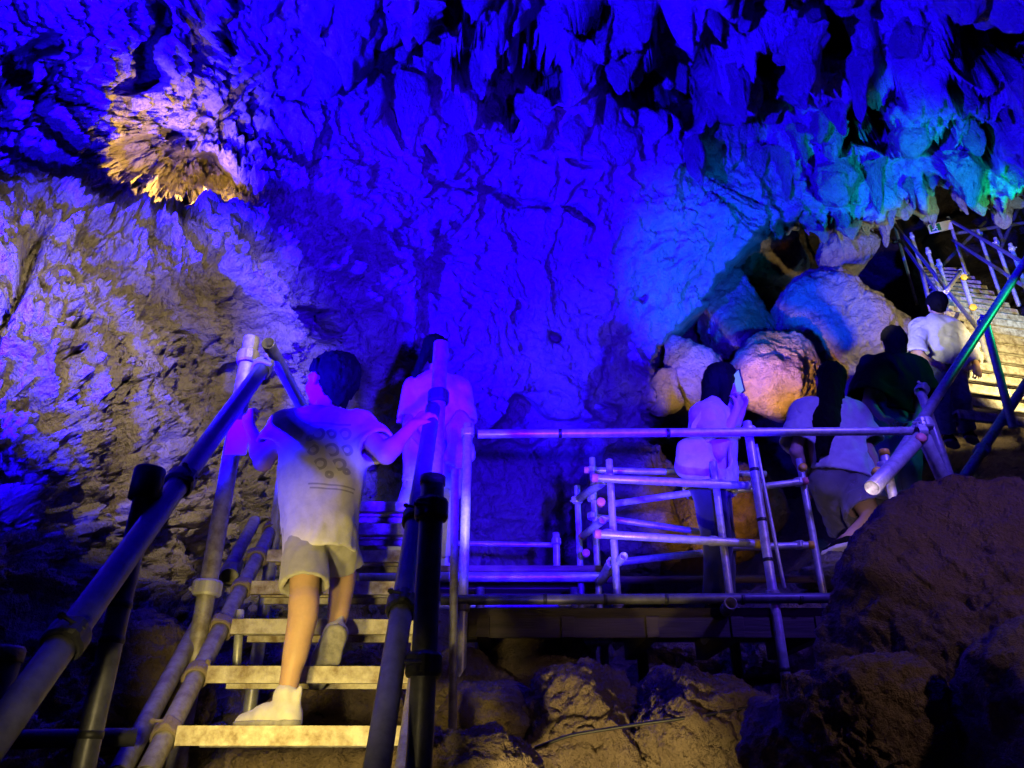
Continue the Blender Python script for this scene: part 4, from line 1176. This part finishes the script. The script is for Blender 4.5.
def print_tee():
    """white tee whose back carries dark ring drawings between two bars"""
    m = cloth_mat('printed_white_cotton', (0.72, 0.71, 0.70)); nt = m.node_tree; N, L = nt.nodes, nt.links
    b = N['Principled BSDF']; base = b.inputs['Base Color'].links[0].from_socket
    tc = N.new('ShaderNodeTexCoord'); sp = N.new('ShaderNodeSeparateXYZ'); L.new(tc.outputs['Object'], sp.inputs[0])
    def mth(op, a, c, d=None):
        n = N.new('ShaderNodeMath'); n.operation = op
        for i, x in enumerate((a, c, d)):
            if x is None: continue
            if isinstance(x, (int, float)): n.inputs[i].default_value = x
            else: L.new(x, n.inputs[i])
        return n.outputs[0]
    nz = N.new('ShaderNodeTexNoise'); nz.inputs['Scale'].default_value = 22; L.new(tc.outputs['Object'], nz.inputs['Vector'])
    X = mth('ADD', sp.outputs['X'], mth('MULTIPLY', nz.outputs['Fac'], 0.012)); Z = sp.outputs['Z']
    tot = None
    def add(x):
        nonlocal tot
        tot = x if tot is None else mth('MAXIMUM', tot, x)
    for cx, cz, rr, wd in PRINT_RINGS:
        dx = mth('SUBTRACT', X, cx); dz = mth('SUBTRACT', Z, cz)
        dd = mth('SQRT', mth('ADD', mth('MULTIPLY', dx, dx), mth('MULTIPLY', dz, dz)), 0)
        ringm = mth('COMPARE', dd, rr, wd)
        if rr > 0.012:   # open the ring at one side
            ringm = mth('MULTIPLY', ringm, mth('GREATER_THAN', mth('ADD', dx, mth('MULTIPLY', dz, 0.6 if cx > 0 else -0.8)), -0.016))
        add(ringm)
    for cx, cz, hw, hh in PRINT_BARS:
        add(mth('MULTIPLY', mth('COMPARE', X, cx, hw), mth('COMPARE', Z, cz, hh)))
    yb = mth('LESS_THAN', sp.outputs['Y'], 0.06)
    fac = mth('MULTIPLY', mth('MULTIPLY', tot, yb), 0.48)
    mx = N.new('ShaderNodeMixRGB'); mx.inputs['Color2'].default_value = (0.05, 0.05, 0.09, 1)
    L.new(fac, mx.inputs['Fac']); L.new(base, mx.inputs['Color1']); L.new(mx.outputs[0], b.inputs['Base Color'])
    return m

def joints(dct): return {k: at(*v) for k, v in dct.items()}

# the boy on the stair
BJ = joints(dict(head=(331, 383, 2.66), neck=(323, 413, 2.66), shL=(287, 428, 2.68), shR=(361, 431, 2.66), elL=(263, 462, 2.64), wrL=(249, 424, 2.74), haL=(246, 405, 2.80),
                 elR=(386, 455, 2.58), wrR=(413, 425, 2.60), haR=(426, 413, 2.62), pel=(319, 522, 2.66), hipL=(306, 530, 2.65), hipR=(334, 530, 2.66),
                 knL=(304, 603, 2.54), anL=(287, 690, 2.52), knR=(343, 574, 2.82), anR=(335, 634, 2.74)))
BJ['anL'][2] = TR[0][3] + 0.066; BJ['toeL'] = BJ['anL'] + np.array([-0.12, 0.055, -0.045])
BJ['toeR'] = BJ['anR'] + np.array([-0.045, 0.05, -0.10])
boy = empty('person', (BJ['pel'][0], BJ['pel'][1], TR[0][3]), 'boy in a printed white t-shirt and pale shorts climbing the near stair', 'boy')
c = np.array(boy.location)
def pr(px, py):
    q = at(px, py, 2.55) - c; return q[0] + 0.006, q[2] - 0.006
rg = []
for px, py, rr in ((318, 432, .020), (331, 431, .014), (344, 430, .018), (313, 448, .016), (331, 447, .021), (346, 446, .016), (320, 462, .018), (338, 461, .019), (310, 436, .008), (329, 472, .009), (345, 467, .008)):
    x, z = pr(px, py); rg.append((x, z, rr, 0.0055))
PRINT_RINGS = rg
PRINT_BARS = [(*pr(329, 421), 0.075, 0.004), (*pr(330, 482), 0.075, 0.003), (*pr(330, 486), 0.07, 0.003)]
BS = 0.80
body(boy, BJ, BS, M['skin'], (-0.80, 0.58, 0.10), 0.0065, 1.06, (('L', (0.55, 0.25, -0.5), 1.15, 1), ('R', (-0.1, 0.5, -0.9), 1.1, -1)), 0.80)
shirt(boy, BJ, BS, print_tee(), at(322, 549, 2.6), (0.14, 0, -1), 0.66, 0.020, 0.0065, 0.80, 0.007, seed=4.0, flare=1.12, sl_ease=1.35)
legwear(boy, BJ, BS, M['short_c'], 0.80, 0.010, 0.0070, 0.82, 0.006, 'shorts', 1.22)
hair(boy, BJ, 1.06, M['hair'], (-0.80, 0.58, 0.10), (), 0.0065, vol=1.07, fringe=0.05)
shoe(boy, BJ['anL'], BJ['toeL'], (0, 0, -1), 0.95, M['shoe_w'], M['sole'])
shoe(boy, BJ['anR'], BJ['toeR'], unit((0.1, -0.75, -0.55)), 0.95, M['shoe_w'], M['sole'])

# woman behind the posts on the landing
LT = LZ + 0.075
W1 = joints(dict(head=(437, 351, 4.6), neck=(436, 374, 4.6), shL=(415, 391, 4.6), shR=(460, 391, 4.62), elL=(408, 424, 4.55), wrL=(424, 446, 4.42), haL=(432, 449, 4.38), elR=(466, 428, 4.62), wrR=(458, 458, 4.55), haR=(455, 468, 4.5),
                 pel=(432, 470, 4.62), hipL=(421, 474, 4.62), hipR=(444, 474, 4.64), knL=(405, 516, 4.58), anL=(396, 556, 4.66), knR=(440, 516, 4.62), anR=(442, 556, 4.72)))
for s_ in 'LR': W1['an' + s_][2] = LT + 0.075; W1['toe' + s_] = W1['an' + s_] + np.array([0.03, 0.14, -0.05])
w1 = empty('person', (W1['pel'][0], W1['pel'][1], LT), 'woman in a white top and cream trousers half hidden behind the padded posts', 'woman')
lk = (0.55, 0.8, 0.15)
body(w1, W1, 0.93, M['skin'], lk, 0.009, 0.98, (('L', (0.2, 0.9, 0.2), 0.6, 1), ('R', (0, 0.9, 0), 0.5, 1)))
shirt(w1, W1, 0.93, M['tee'], at(425, 487, 4.6), (-0.25, 0, -1), 0.9, 0.03, 0.010, 1.0, 0.010, seed=8.0, flare=1.12)
legwear(w1, W1, 0.93, M['cream'], 1.92, 0.014, 0.010, 1.0, 0.009, 'trousers', 1.3)
hair(w1, W1, 0.98, M['hair'], lk, ((W1['head'] + np.array([-.03, -.08, 0.02]), at(414, 376, 4.5), 0.05, 0.022),), 0.008, vol=1.05)
for s_ in 'LR': shoe(w1, W1['an' + s_], W1['toe' + s_], (0, 0, -1), 1.0, M['shoe_w'], M['sole'], h=0.008)
def bag(name, c, size, label, cat, m, straps, seed=0):
    root = empty(name, c, label, cat)
    Fd = Field([c - np.array(size), c + np.array(size)], 0.06, 0.009)
    sx, sy, sz = size
    Fd.cone(c + np.array([-sx * .6, 0, -sz * .55]), c + np.array([sx * .6, 0, -sz * .5]), sy * 1.05, sy * 1.05, 0.03)
    Fd.cone(c + np.array([-sx * .55, 0, sz * .4]), c + np.array([sx * .55, 0, sz * .45]), sy * .7, sy * .7, 0.05)
    Fd.ell(c, np.eye(3), (sx, sy, sz), 0.04)
    Fd.wrinkle(0.008, (9, 9, 6), seed)
    Fd.mesh('bag_body', m, root)
    pts = np.array(straps); n = len(pts); V = []; Fc = []
    for i in range(n):
        t = unit(pts[min(i + 1, n - 1)] - pts[max(i - 1, 0)]); s = unit(np.cross(t, (0, 1, 0))); b = np.cross(t, s)
        for a, q in ((-1, -1), (1, -1), (1, 1), (-1, 1)): V.append(pts[i] + s * a * 0.014 + b * q * 0.003 - c)
    for i in range(n - 1):
        for j in range(4): Fc.append((i * 4 + j, i * 4 + (j + 1) % 4, i * 4 + 4 + (j + 1) % 4, i * 4 + 4 + j))
    mesh_obj('strap', V, Fc, m, root, False)
    return root
# clear plastic carrier at her right side
mpl = plain_mat('crinkled_plastic', (0.55, 0.52, 0.62), 0.18, 0, 0.15, 20, 0.006, None, 0.6)
bag('plastic_bag', at(460, 440, 4.42), (0.085, 0.05, 0.20), 'crinkled glossy plastic bag hanging at the side of the woman behind the posts', 'bag', mpl, [at(458, 425, 4.45), at(457, 415, 4.5), at(460, 400, 4.58)])

# woman taking a picture
W2 = joints(dict(head=(724, 381, 4.2), neck=(714, 403, 4.2), shR=(706, 416, 4.08), shL=(717, 414, 4.32), elR=(719, 452, 4.02), wrR=(737, 409, 4.06), haR=(742, 396, 4.09), elL=(728, 448, 4.36), wrL=(741, 412, 4.22), haL=(744, 399, 4.17),
                 pel=(710, 480, 4.2), hipR=(708, 486, 4.11), hipL=(713, 486, 4.28), knR=(718, 545, 4.10), anR=(714, 590, 4.10), knL=(722, 545, 4.3), anL=(720, 590, 4.32)))
for s_ in 'LR': W2['an' + s_][2] = DZ + 0.055; W2['toe' + s_] = W2['an' + s_] + np.array([0.15, 0.02, -0.05])
w2 = empty('person', (W2['pel'][0], W2['pel'][1], DZ), 'woman with long dark hair holding up a phone to take a picture', 'woman')
lk2 = (0.93, 0.30, 0.10)
body(w2, W2, 0.95, M['skin'], lk2, 0.009, 1.0, (('R', (-0.4, 0.6, 0.5), 1.0, 1), ('L', (-0.3, -0.6, 0.4), 1.0, -1)))
shirt(w2, W2, 0.95, M['tee2'], at(712, 492, 4.2), (0, 0, -1), 0.85, 0.032, 0.010, 1.0, 0.010, seed=12.0, flare=1.1)
legwear(w2, W2, 0.95, M['navy_c'], 1.95, 0.014, 0.010, 1.0, 0.007, 'trousers', 1.4)
hair(w2, W2, 1.0, M['hair'], lk2, ((W2['head'] + np.array([-.05, 0.02, -0.0]), at(708, 412, 4.18), 0.075, 0.06), (at(708, 412, 4.18), at(709, 436, 4.14), 0.06, 0.02), (W2['head'] + np.array([0.0, -0.07, -0.02]), at(722, 424, 4.08), 0.04, 0.02)), 0.008, vol=1.07)
for s_ in 'LR': shoe(w2, W2['an' + s_], W2['toe' + s_], (0, 0, -1), 1.0, M['black_c'], M['sole'], h=0.008)
bag('handbag', at(696, 456, 4.02), (0.10, 0.055, 0.125), 'pale shoulder bag on the back of the woman with the phone', 'handbag', M['bag'], [at(690, 446, 3.98), at(694, 425, 4.0), at(705, 407, 4.02), at(716, 425, 4.0), at(704, 446, 3.98)])
# phone
ph = empty('phone', at(739, 383, 4.12), 'dark phone with a glowing screen held up in front of the woman', 'phone')
PX = (unit((0.25, -0.95, 0.1)), unit((0.95, 0.25, 0.1)), unit((-0.1, 0, 1)))
box('phone_case', at(739, 383, 4.12), (0.075, 0.009, 0.15), 'dark', ph, PX, 0.003)
ms, nt, N, L, b = new_mat('phone_screen'); b.inputs['Base Color'].default_value = (0.1, 0.12, 0.15, 1); b.inputs['Emission Color'].default_value = (0.45, 0.75, 1.0, 1); b.inputs['Emission Strength'].default_value = 0.35
M['screen'] = ms
box('screen', at(739, 383, 4.12) - PX[1] * 0.0052, (0.066, 0.002, 0.135), 'screen', ph, PX, 0)

# woman from behind on the rocks
W3 = joints(dict(head=(829, 379, 4.72), neck=(829, 402, 4.74), shL=(805, 415, 4.74), shR=(852, 416, 4.74), elL=(796, 452, 4.70), wrL=(806, 482, 4.85), haL=(812, 492, 4.9), elR=(868, 450, 4.72), wrR=(880, 478, 4.72), haR=(884, 490, 4.72),
                 pel=(841, 476, 4.76), hipL=(829, 484, 4.76), hipR=(854, 484, 4.76), knR=(872, 518, 4.62), anR=(848, 538, 4.70), knL=(853, 526, 5.0), anL=(868, 545, 5.05)))
W3['toeR'] = W3['anR'] + np.array([-0.10, 0.11, -0.055]); W3['toeL'] = W3['anL'] + np.array([0.02, 0.14, -0.05])
w3 = empty('person', (W3['pel'][0], W3['pel'][1], float(W3['anR'][2] - 0.08)), 'woman with long black hair in a pale t-shirt and grey shorts stepping up the rocks', 'woman')
lk3 = (-0.45, 0.85, 0.05)
body(w3, W3, 0.96, M['skin'], lk3, 0.009, 1.0, (('L', (0, 1, 0), 0.5, 1), ('R', (0.3, 0.9, 0.1), 0.5, -1)), 1.12)
shirt(w3, W3, 0.96, M['tee2'], at(842, 480, 4.76), (-0.25, 0, -1), 0.85, 0.052, 0.010, 1.08, 0.011, seed=16.0, flare=1.08, sl_ease=1.2)
legwear(w3, W3, 0.96, M['short_g'], 0.95, 0.026, 0.010, 1.12, 0.012, 'shorts', 1.9)
hair(w3, W3, 1.0, M['hair'], lk3, ((W3['head'] + np.array([0, -.05, -.02]), at(826, 425, 4.62), 0.088, 0.085), (at(826, 420, 4.62), at(824, 452, 4.60), 0.08, 0.03), (at(820, 420, 4.62), at(818, 462, 4.6), 0.03, 0.014)), 0.008, vol=1.06)
for s_, mm in (('R', 'black_c'), ('L', 'black_c')): shoe(w3, W3['an' + s_], W3['toe' + s_], unit((-0.15, -0.25, -1)) if s_ == 'R' else (0, 0, -1), 1.02, M[mm], M['shoe_w'], h=0.008)
# flat stones she steps on
for k, (px, py, d, sx) in enumerate(((842, 562, 4.78, .2), (868, 556, 5.08, .22), (866, 540, 5.35, .2), (820, 575, 4.7, .16))):
    boulder(at(px, py + 4, d), (sx, 0.17, 0.07), ('flat pale stone under the climbing woman, near her raised heel', 'flat pale stone under the far foot of the climbing woman', 'flat pale stone just above the far foot of the climbing woman', 'flat stone at the right end of the platform')[k],
            'palerock', 60 + k, 5, k, 9, 0.7, 'flat stepping stones')

# dark clad person
P3 = joints(dict(head=(893, 341, 5.25), neck=(893, 360, 5.25), shL=(874, 372, 5.25), shR=(913, 373, 5.25), elL=(868, 402, 5.2), wrL=(882, 418, 5.1), haL=(888, 420, 5.05), elR=(922, 402, 5.2), wrR=(915, 424, 5.1), haR=(912, 428, 5.05),
                 pel=(890, 425, 5.3), hipL=(880, 430, 5.3), hipR=(902, 430, 5.3), knL=(884, 468, 5.25), anL=(890, 505, 5.35), knR=(906, 466, 5.25), anR=(908, 504, 5.4)))
for s_ in 'LR': P3['toe' + s_] = P3['an' + s_] + np.array([0.04, 0.14, -0.05])
p3 = empty('person', (P3['pel'][0], P3['pel'][1], float(P3['anL'][2] - .08)), 'dark haired person in a loose black top and blue trousers seen from behind', 'person')
body(p3, P3, 0.98, M['skin'], (0.2, 1, 0.1), 0.010, 1.0, (('L', (0, 1, 0), 0.5, 1), ('R', (0, 1, 0), 0.5, -1)))
shirt(p3, P3, 0.98, M['black_c'], at(890, 420, 5.3), (-0.25, 0, -1), 0.95, 0.07, 0.011, 1.05, 0.012, seed=20.0, flare=1.0, sl_ease=1.2, name='top')
legwear(p3, P3, 0.98, M['blue_c'], 1.95, 0.03, 0.011, 1.15, 0.008, 'trousers', 1.4, waist=0.14)
hair(p3, P3, 1.0, M['hair'], (0.2, 1, 0.1), ((P3['head'] + np.array([0, -.05, -.03]), at(893, 372, 5.18), 0.08, 0.07),), 0.009, vol=1.08)
for s_ in 'LR': shoe(p3, P3['an' + s_], P3['toe' + s_], (0, 0, -1), 1.0, M['black_c'], M['sole'], h=0.010)

# person in the white shirt higher up
P4 = joints(dict(head=(937, 305, 6.1), neck=(936, 319, 6.12), shL=(920, 329, 6.15), shR=(954, 331, 6.12), elL=(916, 352, 6.05), wrL=(930, 362, 5.95), haL=(936, 364, 5.92), elR=(968, 346, 6.08), wrR=(976, 364, 6.02), haR=(978, 373, 6.0),
                 pel=(944, 367, 6.2), hipL=(936, 370, 6.2), hipR=(953, 371, 6.2), knL=(940, 402, 6.1), anL=(948, 436, 6.2), knR=(960, 401, 6.2), anR=(968, 432, 6.35)))
for s_ in 'LR': P4['toe' + s_] = P4['an' + s_] + np.array([0.10, 0.10, -0.05])
p4 = empty('person', (P4['pel'][0], P4['pel'][1], float(P4['anL'][2] - .08)), 'person in a bright white shirt and jeans starting up the upper stair', 'person')
body(p4, P4, 0.98, M['skin'], (0.25, 1, 0.1), 0.010, 1.0, (('L', (0, 1, 0), 0.5, 1), ('R', (0, 1, 0), 0.5, -1)))
shirt(p4, P4, 0.98, M['tee'], at(942, 372, 6.2), (-0.35, 0, -1), 0.95, 0.045, 0.011, 1.0, 0.016, seed=24.0, flare=1.05, long=True)
legwear(p4, P4, 0.98, M['denim'], 1.95, 0.018, 0.011, 1.0, 0.009, 'jeans', 1.4)
hair(p4, P4, 1.0, M['hair'], (0.25, 1, 0.1), (), 0.009, vol=1.12)
for s_ in 'LR': shoe(p4, P4['an' + s_], P4['toe' + s_], (0, 0, -1), 1.0, M['black_c'], M['sole'], h=0.010)
# ------------------------------------------------------------------ light
def spot(loc, target, power, col, size, blend=0.5, rad=0.06):
    l = bpy.data.lights.new('spot_light', 'SPOT'); l.energy = power; l.color = col  # the cave's floods and the added fills share this name
    l.spot_size = math.radians(size); l.spot_blend = blend; l.shadow_soft_size = rad
    o = bpy.data.objects.new('spot_light', l); link(o)
    o.location = [float(c) for c in loc]
    dv = Vector([float(t - c) for t, c in zip(target, loc)])
    o.rotation_euler = dv.to_track_quat('-Z', 'Y').to_euler()
    return o
def lamp(loc, power, col, rad=0.05):
    l = bpy.data.lights.new('lamp', 'POINT'); l.energy = power; l.color = col; l.shadow_soft_size = rad
    o = bpy.data.objects.new('lamp', l); link(o); o.location = [float(c) for c in loc]
    return o
BLUE = (0.006, 0.0, 1.0)
VIO = (0.017, 0.0005, 1.0)
# big blue flood on the floor at the left, behind the viewer's handrail
spot((-2.7, 0.9, 0.3), at(590, -10, 5.1), 27000, BLUE, 72, 0.45)
# added blue spot that brightens the boy's back from the left
spot((-2.3, 1.1, 0.55), (-0.58, 2.66, 1.22), 170, BLUE, 27, 0.5)
# second blue flood aimed at the upper left
spot((-0.9, 0.7, -0.4), at(100, -10, 3.8), 4600, BLUE, 38, 0.5)
# blue flood close to the left column
spot((-1.7, 0.6, 0.3), at(-40, 420, 2.9), 1800, BLUE, 29, 0.5)
# violet blue flood beside the viewer, aimed under the vault
spot((0.5, 0.2, 0.3), at(490, 345, 6.8), 8000, VIO, 43, 0.4)
# added pale violet light above the guardrail that brightens the visitors and rails
spot((2.3, 1.9, 2.7), (1.50, 4.2, 1.5), 330, (0.11, 0.06, 1.0), 62, 0.7)
# added pale spots that brighten the climbing woman's leg and the cream trousers
spot((1.5, 2.9, 1.0), at(858, 528, 4.7), 34, (0.85, 0.6, 0.8), 26, 0.6)
spot((-0.05, 3.1, 0.95), at(402, 520, 4.6), 26, (1.0, 0.9, 0.66), 26, 0.6)
# neutral warm flood on the left wall
spot((-0.3, 0.9, 2.2), at(150, 400, 4.4), 430, (1.0, 0.80, 0.42), 46, 0.6)
# yellow floods and an added fill low at the left on the stair and the rubble
spot((-0.74, 1.62, 0.11), at(318, 650, 2.6), 34, (1.0, 0.72, 0.15), 64, 0.4)
spot((-0.55, 0.45, -0.02), (-0.66, 2.9, 0.24), 85, (1.0, 0.78, 0.30), 31, 0.4)  # added fill, evens the light towards the upper treads
spot((0.0, 1.7, -0.62), at(590, 745, 3.3), 130, (1.0, 0.74, 0.26), 46, 0.6)
# added warm and violet fills that lift the dark boulder
spot((2.2, 0.3, 1.3), at(960, 620, 2.6), 38, (1.0, 0.62, 0.42), 60, 0.8)
spot((2.9, 1.0, 1.9), at(1010, 540, 2.8), 60, (0.12, 0.0, 1.0), 40, 0.9)
# lamp in the niche
spot(at(205, 186, 4.55), at(130, 165, 5.0), 130, (1.0, 0.58, 0.12), 120, 0.6, 0.03)
# cyan and green washes on the lip of the vault
spot((2.6, 5.2, 3.0), at(715, 275, 7.3), 1000, (0.0, 0.15, 1.0), 50, 0.8)
spot((4.6, 5.4, 4.0), at(890, 175, 6.9), 620, (0.0, 0.45, 0.8), 50, 0.8)
spot((5.4, 5.4, 4.2), at(985, 196, 6.7), 420, (0.0, 1.0, 0.22), 22, 0.7)
# green lamp by the near handrail on the right
spot((4.5, 4.3, 3.5), at(985, 322, 4.7), 30, (0.02, 1.0, 0.30), 40, 0.7)
# warm lamps among the far boulders
spot(at(745, 432, 5.6), at(776, 380, 7.4), 1300, (1.0, 0.42, 0.04), 22, 0.6)
spot(at(680, 440, 5.9), at(690, 378, 7.9), 420, (1.0, 0.58, 0.10), 22, 0.7)
spot(at(696, 560, 4.9), at(700, 505, 6.3), 90, (1.0, 0.45, 0.08), 40, 0.7)
# blue and white floods on the giant boulder, white on the upper stair, plus two added spots
spot((1.6, 5.0, 2.6), at(838, 300, 8.2), 2200, (0.0, 0.12, 1.0), 17, 0.8)
spot((2.3, 4.7, 3.0), at(934, 335, 6.1), 130, (1.0, 0.95, 0.75), 24, 0.6)  # added to brighten the left side of the person in white
spot((4.4, 5.0, 2.6), at(885, 300, 8.4), 90, (1.0, 0.9, 0.7), 24, 0.8)
spot((4.5, 4.4, 2.4), at(1000, 340, 6.8), 1300, (1.0, 0.78, 0.30), 46, 0.6)
spot((5.6, 5.4, 3.4), at(965, 240, 9.2), 500, (0.25, 0.55, 1.0), 46, 0.6)  # added cool spot that brightens the thin upper rails
# world: the cave is shut, next to no sky
w = bpy.data.worlds.new('World'); SC.world = w; w.use_nodes = True
w.node_tree.nodes['Background'].inputs[0].default_value = (0.02, 0.02, 0.08, 1)
w.node_tree.nodes['Background'].inputs[1].default_value = 0.05

cam = bpy.data.cameras.new('camera'); co = bpy.data.objects.new('camera', cam); link(co)
cam.sensor_width = 36; cam.lens = F / 1024 * 36; cam.clip_start = 0.02; cam.clip_end = 200
co.location = (0, 0, 0); co.rotation_euler = (math.pi / 2 + PITCH, 0, 0)
SC.camera = co
vs = SC.view_settings
SC.display_settings.display_device = 'sRGB'
vs.view_transform = 'Standard'; vs.look = 'None'; vs.exposure = 0; vs.gamma = 1; vs.use_curve_mapping = False
SC.cycles.use_denoising = True
SC.cycles.adaptive_threshold = 0.03
SC.cycles.max_bounces = 3; SC.cycles.diffuse_bounces = 2; SC.cycles.glossy_bounces = 2
SC.cycles.sample_clamp_indirect = 4
